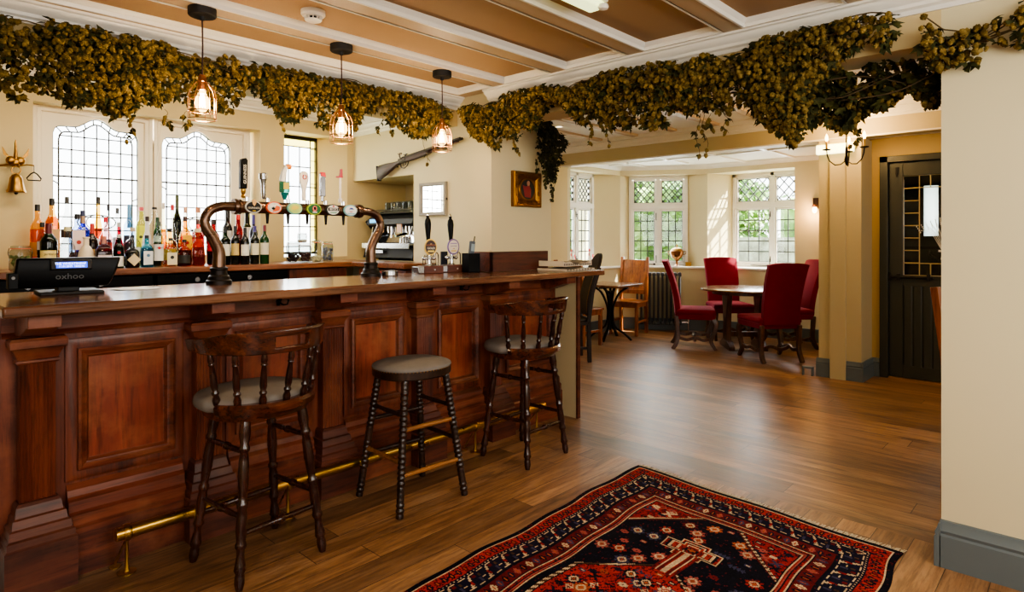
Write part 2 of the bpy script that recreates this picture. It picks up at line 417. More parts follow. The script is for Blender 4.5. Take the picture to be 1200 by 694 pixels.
# column beside the door and the door recess
struct('wall_column', M().box(6.45, 6.95, 1.575, 1.945, 0, 2.28).box(6.41, 6.45, 1.70, 1.835, 0, 2.28), 'casing', smooth=0)
m = M(); BP = [(0, 0), (.022, 0), (.022, .12), (.016, .128), (.02, .14), (.012, .155), (.008, .175), (0, .178)]
def base(axis, a, b, pos, sgn): return M().prism([(pos + sgn * p[0], p[1]) for p in BP], axis, a, b)
m = M()
for q in (base('y', 1.835, 1.965, 6.45, -1), base('y', 1.555, 1.70, 6.45, -1), base('x', 6.43, 6.83, 1.575, -1), base('y', 1.49, 1.575, 6.83, -1)): m.add(q.v, q.f)
struct('baseboard_column', m, 'skirt')
struct('wall_door', M().box(6.83, 6.95, 1.49, 1.6, 0, 2.3).box(6.83, 6.95, -.2, 1.49, 2.12, 2.3).box(6.83, 6.95, -1.8, .42, 0, 2.3), 'ochre', smooth=0)
q = base('y', -1.8, .455, 3.05, -1); q.v = [(v[0], v[1], v[2] * 1.06) for v in q.v]
r = base('x', 3.028, 3.26, .452, 1); q.add(r.v, r.f)
struct('baseboard_right', q, 'skirt')
# --- door 1 with leaded light and the porch behind it
d = sroot('door_1', (6.85, 0, 0), 0, 'dark green painted door with leaded glass light')
y0, y1 = .50, 1.435
gy1 = onX(1058, 260, 6.85)[1]; gz1, gz0 = 1.925, .985; gy0 = y0 + .12
m = M().box(-.045, .06, 1.435, 1.505, 0, 2.12).box(-.045, .06, .43, .5, 0, 2.12).box(-.045, .06, .43, 1.505, 2.06, 2.12)
m.build('door_frame', MT['doorp'], d, bevel=.004)
m = M().box(0, .045, gy1, y1 - .003, .012, 2.057).box(0, .045, y0 + .003, gy0, .012, 2.057).box(0, .045, gy0, gy1, gz1, 2.057).box(.012, .045, gy0, gy1, .1, gz0).box(0, .045, gy0, gy1, gz0 - .1, gz0).box(0, .045, gy0, gy1, .012, .13)
m.build('door_leaf', MT['doorp'], d, bevel=.003)
m = M(); n = 9
for k in range(n):
    a = gy0 + (gy1 - gy0) * k / n; b = gy0 + (gy1 - gy0) * (k + 1) / n
    m.prism([(.012, a), (.003, a + .012), (.003, b - .012), (.012, b)], 'z', .13, gz0 - .1)
m.build('matchboard_panel', MT['doorp'], d)
M().box(.02, .024, gy0, gy1, gz0, gz1).build('pane', MT['glass'], d)
m = M(); cw = (gy1 - gy0) / 7; ch = (gz1 - gz0) / 8
def ln(m, p, q, r=.004): m.cyl(p, q, r, 6)
for zz in (gz0, gz0 + .115, gz1 - .115, gz1): ln(m, (.02, gy0, zz), (.02, gy1, zz), .0045)
for yy in (gy1, gy1 - .13, gy0 + .13, gy0): ln(m, (.02, yy, gz0), (.02, yy, gz1), .0045)
for k in range(1, 8):
    zz = gz0 + k * ch; ln(m, (.02, gy1 - .13, zz), (.02, gy1, zz), .005); ln(m, (.02, gy0, zz), (.02, gy0 + .13, zz), .005)
for k in range(1, 5):
    yy = gy0 + .13 + (gy1 - gy0 - .26) * k / 5; ln(m, (.02, yy, gz0), (.02, yy, gz0 + .115), .005); ln(m, (.02, yy, gz1 - .115), (.02, yy, gz1), .005)
m.build('lead_came', MT['leadp'], d)
m = M(); cy = (gy0 + gy1) / 2 + .02
for k in range(13):
    a = (k - 6) / 6; base_p = (.014, cy + a * .03, 1.2)
    pts = [(.014, cy + a * .03, 1.14), (.014, cy + a * .02, 1.22), (.014, cy + a * .10, 1.38), (.014, cy + a * .19, 1.50 - abs(a) * .09)]
    m.tube(pts, .0022, 5)
    for q in range(4): m.ball((.014, pts[3][1] + a * .010 * q, pts[3][2] + .018 * q - .02), (.002, .005, .009), 6, 4)
m.bar([(.014, cy - .05, 1.22), (.014, cy, 1.215), (.014, cy + .05, 1.22)], .004, .018)
m.build('etched_wheat_sheaf', P_((236, 234, 226)), d)
M().box(-.012, 0, y1 - .36, y1 + .06, .955, .985).box(-.02, 0, y1 - .02, y1 + .06, .93, 1.01).box(-.03, 0, y1 - .1, y1 - .07, .94, 1.0).box(-.03, 0, y1 - .34, y1 - .31, .94, 1.0).cyl((-.02, y1 - .36, .97), (-.02, y1 - .02, .97), .009).build('strap_bolt', MT['blackm'], d)
M().tube([(-.004, y1 - .07, 2.0), (-.012, y1 - .07, 1.93), (-.03, y1 - .07, 1.92), (-.035, y1 - .07, 1.945)], .006, 6).box(-.006, 0, y1 - .085, y1 - .055, 1.94, 2.01).build('coat_hook', MT['blackm'], d)
M().box(-.02, .03, y0, y1, 0, .012).build('threshold', MT['brass'], d)
pd = sroot('wall_porch', (7.9, 0, 0), 0)
M().box(-.95, 0, 1.62, 1.7, 0, 2.3).box(-.95, 0, .2, .28, 0, 2.3).box(-.95, .1, .2, 1.7, 2.3, 2.36).box(0, .08, .2, 1.7, 0, 1.36).box(0, .08, .2, 1.7, 1.9, 2.3).box(0, .08, 1.33, 1.7, 1.3, 2.0).box(0, .08, 1.145, 1.195, 1.3, 2.0).box(0, .08, .2, .82, 1.3, 2.0).build('porch_lining', MT['doorp'], pd, smooth=0)
tl = NT('frosted_pane'); tb = tl.n('ShaderNodeBsdfTranslucent'); tb.inputs[0].default_value = (.62, .66, .66, 1); tl.l(tb.outputs[0], tl.out.inputs[0])
M().box(.03, .035, .82, 1.33, 1.36, 1.9).build('frosted_pane', tl.m, pd)
M().tube([(-.02, 1.27, 1.2), (-.05, 1.27, 1.17), (-.05, 1.2, 1.12), (-.05, 1.13, 1.17), (-.02, 1.13, 1.2)], .01, 8).box(-.02, 0, 1.0, 1.5, 1.22, 1.25).build('door_ring', MT['blackm'], pd)
M().cyl((-.3, 1.5, .1), (-.3, 1.5, 1.95), .05, 20).build('pale_highlight', P_((226, 228, 228)), pd)  # pale upright solid standing in for a bright highlight in the door glass

# --- bay with three leaded windows
C1, C2 = Vector((7.87, 5.14)), Vector((8.5, 4.07))
dv = (C2 - C1).normalized(); nv = Vector((-dv.y, dv.x))
def hit(px):   # where a sight line meets the middle bay facet
    rx, ry, _ = ray(px, 280); p = C1 + nv * .17
    k = (p.x * nv.x + p.y * nv.y) / (rx * nv.x + ry * nv.y); return Vector((rx * k, ry * k))
WL, WR = hit(737), hit(806)
ring = [(6.62, 5.14), tuple(C1), tuple(C2), (8.5, 1.5), (8.98, 1.5), (8.98, 4.3), (8.1, 5.5), (6.62, 5.5)]
ZS, ZH = .90, 2.27
struct('wall_bay', M().prism(ring, 'z', 0, ZS).prism(ring, 'z', ZH, 2.6)
       .prism([tuple(C1), (7.46, 5.35), (7.46, 5.6), (8.1, 5.6), tuple(WL + nv * .12), tuple(WL)], 'z', ZS, ZH)
       .prism([tuple(C2), tuple(WR), tuple(WR + nv * .08), (8.98, 4.2), (8.98, 3.86), (8.9, 3.86)], 'z', ZS, ZH)
       .box(8.5, 8.98, 1.5, 2.68, ZS, ZH).prism([(8.5, 2.68), (8.98, 2.68), (8.9, 2.72), (8.5, 2.86)], 'z', ZS, ZH).box(6.6, 6.66, 5.14, 5.6, ZS, ZH), 'wall', smooth=0)
struct('wall_bay_side', M().box(6.83, 8.6, 1.62, 1.75, 0, 2.6), 'wall', smooth=0)
sill = [(6.62, 5.11), tuple(C1 + Vector((-.02, -.03))), tuple(C2 + Vector((-.03, -.01))), (8.47, 1.75), (8.92, 1.75), (8.92, 3.88)] + [tuple(WR + nv * .02), tuple(WL + nv * .02), (7.46, 5.37), (6.62, 5.37)]
struct('trim_12', M().prism(sill, 'z', ZS, ZS + .028), 'white', bevel=.004)
bb = M().prism([(6.62, 5.118), tuple(C1 + Vector((-.012, -.022))), tuple(C2 + Vector((-.022, -.006))), (8.478, 1.75), (8.5, 1.75), tuple(C2), tuple(C1), (6.62, 5.14)], 'z', 0, .17)
struct('baseboard_bay', bb, 'skirt', bevel=.004)
bc = [(6.62, 5.14), tuple(C1), tuple(C2), (8.5, 1.75), (6.62, 1.75)]
struct('ceiling', M().prism(bc, 'z', 2.40, 2.5), 'ceilw', smooth=0, label='white bay ceiling')
m = M()
for yy in (2.2, 2.85, 3.5, 4.15, 4.8): m.box(6.62, 8.5 if yy < 4.1 else 8.05, yy - .025, yy + .025, 2.38, 2.4)
m.box(7.5, 7.55, 1.75, 5.1, 2.38, 2.4)
struct('trim_13', m, 'white', smooth=0)
m = M(); CV = [(0, 0), (.012, 0), (.03, .02), (.05, .045), (.06, .05), (.06, .06), (0, .06)]
def cv(a, b):
    a, b = Vector(a), Vector(b); t = (b - a).normalized(); n = Vector((t.y, -t.x))
    m.loft([[(p[0] * n.x + e.x, p[0] * n.y + e.y, 2.34 + p[1]) for p in CV] for e in (a, b)])
cv((6.62, 5.14), C1 + Vector((.03, 0))); cv(C1, C2); cv(C2 + Vector((0, .03)), (8.5, 1.75))
struct('trim_14', m, 'white')

def bay_window(idx, p0, p1, z0, z1):
    p0, p1 = Vector(p0), Vector(p1); w = (p1 - p0).length; a = atan2(p1.y - p0.y, p1.x - p0.x)
    r = sroot('window_%d' % idx, (p0.x, p0.y, 0), a, 'white casement window with leaded lights')
    fw, mw = .05, .055; zt = z0 + (z1 - z0) * .655; cx = w / 2
    m = M().box(0, w, -.03, .05, z0, z0 + fw).box(0, w, -.03, .05, z1 - fw, z1).box(0, fw, -.03, .05, z0, z1).box(w - fw, w, -.03, .05, z0, z1)
    m.box(cx - mw / 2, cx + mw / 2, -.03, .05, z0, z1).box(0, w, -.031, .05, zt - .035, zt + .035)
    m.build('window_frame', MT['white'], r, bevel=.006)
    for xa, xb in ((fw, cx - mw / 2), (cx + mw / 2, w - fw)):
        for za, zb, dia in ((z0 + fw, zt - .035, 0), (zt + .035, z1 - fw, 1)):
            sf = .026
            s = M().box(xa, xb, -.012, .03, za, za + sf).box(xa, xb, -.012, .03, zb - sf, zb).box(xa, xa + sf, -.012, .03, za, zb).box(xb - sf, xb, -.012, .03, za, zb).build('sash', MT['white'], r, bevel=.004)
            x0, x1, y0, y1 = xa + sf, xb - sf, za + sf, zb - sf
            M().box(x0, x1, .008, .012, y0, y1).build('pane', MT['glass'], s)
            lm = M()
            def seg(u0, v0, u1, v1): lm.cyl((u0, .008, v0), (u1, .008, v1), .0085, 5)
            if dia:
                st = (x1 - x0) / 3.5; H = y1 - y0; k0 = -int(H / st) - 2
                for sgn in (1, -1):
                    for k in range(k0, 9):
                        xs = x0 + k * st * 1.0; pts = []
                        # line x = xs + t, z = y0 + t*1.2  clipped to the light
                        ta, tb = max(0, x0 - xs), min(x1 - xs, H / 1.15)
                        if tb - ta > .01:
                            u0, u1 = xs + ta, xs + tb
                            if sgn < 0: u0, u1 = x0 + x1 - u0, x0 + x1 - u1
                            seg(u0, y0 + ta * 1.15, u1, y0 + tb * 1.15)
            else:
                for k in (1, 2): seg(x0 + (x1 - x0) * k / 3, y0, x0 + (x1 - x0) * k / 3, y1)
                for k in range(1, 5): seg(x0, y0 + (y1 - y0) * k / 5, x1, y0 + (y1 - y0) * k / 5)
            seg(x0, y0, x1, y0); seg(x0, y1, x1, y1); seg(x0, y0, x0, y1); seg(x1, y0, x1, y1)
            lm.build('lead_came', MT['lead'], s)
    for zz in (z0 + .12, zt - .13):
        M().box(cx - .034, cx - .022, -.03, -.024, zz - .04, zz + .04).cyl((cx - .028, -.03, zz), (cx - .028, -.05, zz), .006).cyl((cx - .028, -.05, zz + .01), (cx - .028, -.055, zz - .07), .006).build('catch', MT['blackm'], r)
    M().cyl((cx - .3, -.045, z0 + .03), (cx - .06, -.045, z0 + .025), .005).box(cx - .07, cx - .04, -.05, -.03, z0 + .015, z0 + .04).build('stay', MT['blackm'], r)
    return r
bay_window(1, (6.66, 5.35), (7.46, 5.35), .925, ZH)
bay_window(2, WL, WR, .925, ZH)
bay_window(3, (8.9, 3.86), (8.9, 2.71), .925, ZH)

# --- bar windows
MT['warmlitw'] = plain('warm_lit_gloss_paint', (238, 224, 196), .35, var=.03)  # white frame paint with the warm lamp light put into its colour
w4 = sroot('window_4', (0, 4.88, 0), 0, 'white board frame with two arched leaded lights behind the bar')
def ogee(t):    # height of the arched head above its shoulder, t in -1..1
    a = abs(t)
    if a < .5: return .062 * (.5 + .5 * cos(pi * a / .5)) ** .8
    if a < .82: return -.004 * (a - .5) / .32
    return -.004 - .052 * (1 - sqrt(max(0, 1 - ((a - .82) / .18) ** 2)))
def arched(cx, hw, z0, zs, n=48):
    pts = [(cx - hw, z0)] + [(cx - hw, z0 + (zs - .06 - z0) * k / 8) for k in range(1, 8)]
    pts += [(cx + hw * (-1 + 2 * k / n), zs + ogee(-1 + 2 * k / n)) for k in range(n + 1)]
    pts += [(cx + hw, z0 + (zs - .06 - z0) * k / 8) for k in range(7, 0, -1)] + [(cx + hw, z0)]
    return pts
LIGHTS = [(1.158, .245, .80, 1.49, 2.068), (1.798, .243, 1.49, 2.185, 2.068)]
for cx, hw, xa, xb, zs in LIGHTS:
    z0, zt = 1.21, 2.19
    hole = arched(cx, hw, z0, zs)
    out = []
    for x, z in hole:
        if z < zs - .065 or abs(abs(x - cx) - hw) < 1e-6 and z < zs - .03: out.append((xa if x < cx else xb, z))
        else: out.append((xa + (xb - xa) * (x - cx + hw) / (2 * hw), zt))
    out[0] = (xa, z0); out[-1] = (xb, z0)
    m = M(); n = len(hole)
    rings = [[(p[0], 0, p[1]) for p in out], [(p[0], 0, p[1]) for p in hole], [(p[0], .04, p[1]) for p in hole], [(p[0], .04, p[1]) for p in out]]
    m.loft(rings, False, False); m.box(xa, xb, 0, .04, 1.1, z0)
    m.build('board', MT['warmlitw'], w4, smooth=20)
    f = M(); f.frame(xa + .004, xb - .004, 1.12, zt, [(0, 0), (0, .03), (.02, .03), (.028, .022), (.045, .018), (.05, 0)], 0); f.build('moulding', MT['warmlitw'], w4)
    M().box(cx - hw - .01, cx + hw + .01, .02, .023, z0, zs + .07).build('pane', MT['glass'], w4)
    lm = M()
    def P3(p): return (p[0], .016, p[1])
    lm.tube([P3(p) for p in hole], .006, 5)
    inn = arched(cx, hw - .034, z0, zs - .036); lm.tube([P3(p) for p in inn], .005, 5)
    for k in range(0, len(hole), 5): lm.cyl(P3(hole[k]), P3(inn[k]), .004, 5)
    for k in range(1, 6):
        t = -1 + k / 3; lm.cyl((cx + t * (hw - .034), .016, z0), (cx + t * (hw - .034), .016, zs - .036 + ogee(t)), .0042, 5)
    for k in range(1, 10):
        zz = z0 + .088 * k
        if zz < zs - .05: lm.cyl((cx - hw + (.034 if k % 2 else 0), .016, zz), (cx + hw - (.034 if k % 2 else 0), .016, zz), .006 if k == 6 else .0042, 5)
    lm.tube([(cx + .11 * cos(a), .012, 1.44 + .05 * sin(a)) for a in [2 * pi * k / 32 for k in range(33)]], .004, 5)
    lm.tube([(cx + .06 * cos(a), .012, 1.44 + .05 * sin(a)) for a in [2 * pi * k / 32 for k in range(33)]], .0035, 5)
    lm.build('lead_came', MT['lead'], w4)
w5 = sroot('window_5', (0, 4.95, 0), 0, 'narrow leaded window with pale yellow border glass')
xa, xb, za, zb = 2.40, 2.815, 1.2, 2.205
M().box(xa, xb, 0, .03, zb - .03, zb).box(xb - .012, xb, 0, .03, za, zb).box(xa, xb, 0, .03, za, za + .02).build('window_frame', MT['iron'], w5)
M().box(xa, xb - .06, .012, .015, za, zb - .09).build('pane', MT['glass'], w5)
M().box(xb - .06, xb - .01, .012, .015, za, zb).box(xa, xb - .06, .012, .015, zb - .09, zb - .03).build('border_pane', MT['yglass'], w5)
lm = M()
for k in range(4): lm.cyl((xb - .06 - .1 * k, .01, za), (xb - .06 - .1 * k, .01, zb - (.09 if k else .03)), .005, 5)
for k in range(6): lm.cyl((xa, .01, zb - .09 - .17 * k), (xb - (.06 if k % 2 else 0), .01, zb - .09 - .17 * k), .005, 5)
for k in range(11): lm.cyl((xb - .06, .01, zb - .1 * k), (xb, .01, zb - .1 * k), .003, 5)
lm.build('lead_came', MT['lead'], w5)

# --- garden seen through the bay
struct('ground', M().box(9.0, 40, -20, 40, -.4, -.3).box(-10, 40, 5.7, 40, -.42, -.31), P_((96, 128, 62), .9), smooth=0, label='lawn outside the bay')
x = NT('garden_stone'); v = x.coord(); vo = x.n('ShaderNodeTexVoronoi'); x.l(v, vo.inputs['Vector']); vo.inputs['Scale'].default_value = 4
x.set(Base_Color=x.ramp(x.noise(v, 5, 5), [(.3, lin((118, 112, 98))), (.7, lin((188, 182, 164)))]), Roughness=.9); x.bump(vo.outputs[0], .4, .03)
struct('ceiling', M().box(6.62, 9.0, -1.8, 1.75, 2.3, 2.36), 'ceilw', smooth=0, label='ceiling over the door recess')
struct('wall_garden', M().box(12.6, 12.9, 1.0, 6.2, -.3, 1.36), x.m, smooth=0)
leaf = NT('leaf_green'); v = leaf.coord(); leaf.set(Base_Color=leaf.ramp(leaf.noise(v, 2.5, 5), [(.3, lin((70, 98, 44))), (.5, lin((130, 164, 84))), (.72, lin((206, 218, 150)))]), Roughness=.7)
def bush(name, label, cat, c, r, n, seed):
    random.seed(seed); t = thing(name, label, cat, (c[0], c[1], -.3)); m = M()
    for k in range(n):
        a, b = U(0, 2 * pi), U(-.6, 1.5); q = U(.7, 1.0)
        p = Vector((r[0] * q * cos(a) * cos(b), r[1] * q * sin(a) * cos(b), c[2] + .3 + r[2] * q * sin(b)))
        s = U(.08, .17); d1 = Vector((U(-1, 1), U(-1, 1), U(-1, 1))).normalized(); d2 = d1.orthogonal().normalized()
        m.add([p - d1 * s, p + d2 * s * .5, p + d1 * s, p - d2 * s * .5], [(0, 1, 2, 3)])
    m.build('foliage', leaf.m, t, smooth=0, recalc=False)
    h = M().cyl((0, 0, 0), (0, 0, c[2] + .3), .12, 10, .07)
    for k in range(5): h.cyl((0, 0, (c[2] + .3) * .7), (r[0] * .6 * cos(k * 1.3), r[1] * .6 * sin(k * 1.3), c[2] + .3 + r[2] * .3), .04, 6, .02)
    h.build('trunk', MT['walnut'], t); random.seed(seed + 1)
def hedge(name, label, x0, x1, y0, y1, h, n, seed):
    random.seed(seed); t = thing(name, label, 'hedge', ((x0 + x1) / 2, (y0 + y1) / 2, -.3)); w, d_ = (x1 - x0) / 2, (y1 - y0) / 2; m = M()
    for k in range(n):
        u, v_, q = U(-1, 1), U(-1, 1), U(0, 1); side = random.choice((0, 0, 1, 1, 2))
        p = Vector((-w * U(.9, 1.08), v_ * d_, q * h)) if side == 0 else (Vector((u * w, -d_ * U(.9, 1.08), q * h)) if side == 1 else Vector((u * w, v_ * d_, h * U(.95, 1.1))))
        s_ = U(.07, .15); d1 = Vector((U(-1, 1), U(-1, 1), U(-1, 1))).normalized(); d2 = d1.orthogonal().normalized()
        m.add([p - d1 * s_, p + d2 * s_ * .5, p + d1 * s_, p - d2 * s_ * .5], [(0, 1, 2, 3)])
    m.box(-w * .92, w * .92, -d_ * .92, d_ * .92, 0, h * .96)
    m.build('foliage', leaf.m, t, smooth=0, recalc=False); M().cyl((0, 0, 0), (0, 0, h * .9), .1, 8).build('stem', MT['walnut'], t)
hedge('garden_hedge', 'tall pale green hedge seen through the middle bay window', 14.2, 16.0, 6.1, 10.1, 3.0, 3800, 3)
hedge('garden_hedge', 'clipped hedge outside the left bay window', 9.5, 17.0, 10.6, 12.0, 2.6, 3600, 4)
hedge('garden_hedge', 'green hedge rising behind the stone wall outside the right bay window', 14.2, 16.0, -2.0, 5.4, 2.4, 3000, 7)
bush('garden_tree', 'leafy green tree over the hedge seen through the middle bay window', 'tree', (12.0, 8.3, 2.6), (1.3, 1.3, 1.2), 2400, 5)
bush('garden_shrub', 'small light green shrub low behind the middle bay window', 'shrub', (11.2, 7.2, .3), (.7, .7, .6), 900, 6)
# ================================================================== THE BAR
bt = M().prism([(.36, 2.66), (3.87, 2.66), (3.87, 3.018), (3.03, 3.018), (3.03, 3.385), (.36, 3.385)], 'z', 1.06, 1.10).build('bar_worktop', MT['top'], None, bevel=.008)
tag(bt, 'long polished brown wooden bar top on the panelled bar', 'bar top')
us = M().box(3.03, 3.048, 3.02, 3.24, 1.101, 1.24).box(3.03, 3.64, 3.02, 3.038, 1.101, 1.24).build('splashback', MT['mahogd'], None, bevel=.003)
tag(us, 'dark wooden upstand wrapped round the foot of the cream pier', 'upstand')

MT['mahogp'] = wood('worn_red_mahogany', (84, 34, 21), (138, 60, 36), (164, 84, 52), 'z', .6, .4, .08, wear=(166, 98, 62))
bar = thing('bar_counter', 'red mahogany panelled bar front with fluted pilasters', 'bar', (2, 3.0, 0))
def B(m, name, mat='mahog', **k): return m.build(name, MT[mat], bar, world=True, **k)
B(M().box(.37, 3.72, 3.0, 3.018, 0, 1.058).box(.37, .39, 3.0, 3.36, 0, 1.058), 'carcass', smooth=0)
B(M().prism([(3.0, .955), (2.975, .955), (2.97, .965), (2.985, .975), (2.985, 1.058), (3.0, 1.058)], 'x', .40, 3.70), 'frieze', 'mahogx')
PX = [.505, 1.135, 1.765, 2.385, 3.0]
SK = [(3.0, 0), (2.93, 0), (2.93, .185), (2.94, .195), (2.94, .235), (2.955, .245), (2.958, .285), (2.975, .30), (2.98, .325), (3.0, .345)]
for i, px in enumerate(PX):
    p = B(M().prism([(px - .056, 3.0)] + [(px - .056 + .112 * k / 64, 2.945 + .007 * (.5 - .5 * cos(2 * pi * 8 * k / 64))) for k in range(65)] + [(px + .056, 3.0)], 'z', .33, .87), 'pilaster')
    def S(m, n, mat): o = m.build(n, MT[mat], p, smooth=20); o.location = (-2, -3, 0)
    S(M().steps(px, 3.0, [(.855, .061, .06), (.862, .068, .067), (.87, .068, .067), (.875, .063, .062), (.885, .066, .066), (.915, .08, .083), (.92, .088, .09), (.945, .09, .092), (.955, .084, .086)]), 'capital', 'mahogx')
    S(M().steps(px, 3.0, [(0, .112, .135), (.185, .112, .135), (.192, .105, .128), (.215, .105, .126), (.222, .097, .117), (.25, .094, .112), (.256, .086, .104), (.285, .082, .096), (.29, .074, .086), (.325, .069, .076), (.335, .062, .068)]), 'plinth', 'mahogd')
    xe = PX[i + 1] if i < 4 else 3.70
    B(M().prism(SK, 'x', px + .1, xe - (.1 if i < 4 else 0)), 'skirting', 'mahogx')
    a, b = px + .095, xe - (.095 if i < 4 else .03)
    pn = B(M().frame(a, b, .36, .93, [(0, 0), (0, .012), (.012, .016), (.03, .014), (.05, .012)], 3.0), 'panel', smooth=25)
    q = M().frame(a + .04, b - .04, .40, .89, [(0, .01), (0, .03), (.01, .036), (.02, .026), (.03, .022), (.038, .006), (.045, .002)], 3.0).build('panel_moulding', MT['mahogx'], pn); q.location = (-2, -3, 0)
    q = M().box(a + .08, b - .08, 2.996, 3.0, .44, .85).build('panel_field', MT['mahogp'], pn); q.location = (-2, -3, 0)
for bx in (.49, 1.115, 1.735, 2.33, 2.96, 3.56):
    B(M().prism([(3.0, 1.058), (2.735, 1.058), (2.735, 1.01), (2.775, 1.008), (2.8, .998), (2.9, .968), (2.985, .962), (3.0, .962)], 'x', bx - .05, bx + .05), 'bracket', 'mahogx', bevel=.003)
B(M().box(3.70, 3.728, 2.80, 3.0, 0, 1.058), 'end_wing', 'casing', smooth=0, label='cream painted end wing')
B(M().box(3.698, 3.73, 2.785, 2.80, 0, 1.058), 'wing_edge', 'mahogd', smooth=0)
for hx in (onY(327, 377, 2.98)[0], onY(541, 353, 2.98)[0]):
    m = M().box(hx - .012, hx + .012, 2.98, 2.986, 1.0, 1.03)
    for s in (-1, 1):
        m.tube([(hx, 2.98, 1.012), (hx + s * .012, 2.955, 1.0), (hx + s * .026, 2.945, 1.002), (hx + s * .03, 2.942, 1.02)], .004, 6); m.ball((hx + s * .03, 2.942, 1.022), .006, 8, 5)
    m.tube([(hx, 2.98, 1.025), (hx, 2.96, 1.02), (hx, 2.95, 1.035)], .004, 6)
    B(m, 'coat_hook', 'iron')

fr = thing('foot_rail', 'brass foot rail on posts along the foot of the bar', 'foot rail', (2, 2.82, 0))
M().cyl((.73, 2.82, .16), (3.35, 2.82, .16), .026, 20).build('rail', MT['brass'], fr, world=True)
for x in (.77, 1.45, 2.688, 3.276):
    p = M().lathe([(.034, 0), (.034, .003), (.012, .006), (.008, .02), (.006, .13), (.01, .138)], (x, 2.82, 0), 16).turned((x - .013, 2.82, .16), (x + .013, 2.82, .16), [(0, .026), (0, .031), (.3, .033), (.7, .033), (1, .031), (1, .026)], 20).build('post', MT['brass'], fr, world=True)
    q = M().cyl((x, 2.826, .13), (x - .02, 2.905, .01), .005, 8).lathe([(.022, 0), (.022, .003), (.008, .006)], (x - .02, 2.9, 0), 12).build('strut', MT['brass'], p); q.location = (-2, -2.82, 0)

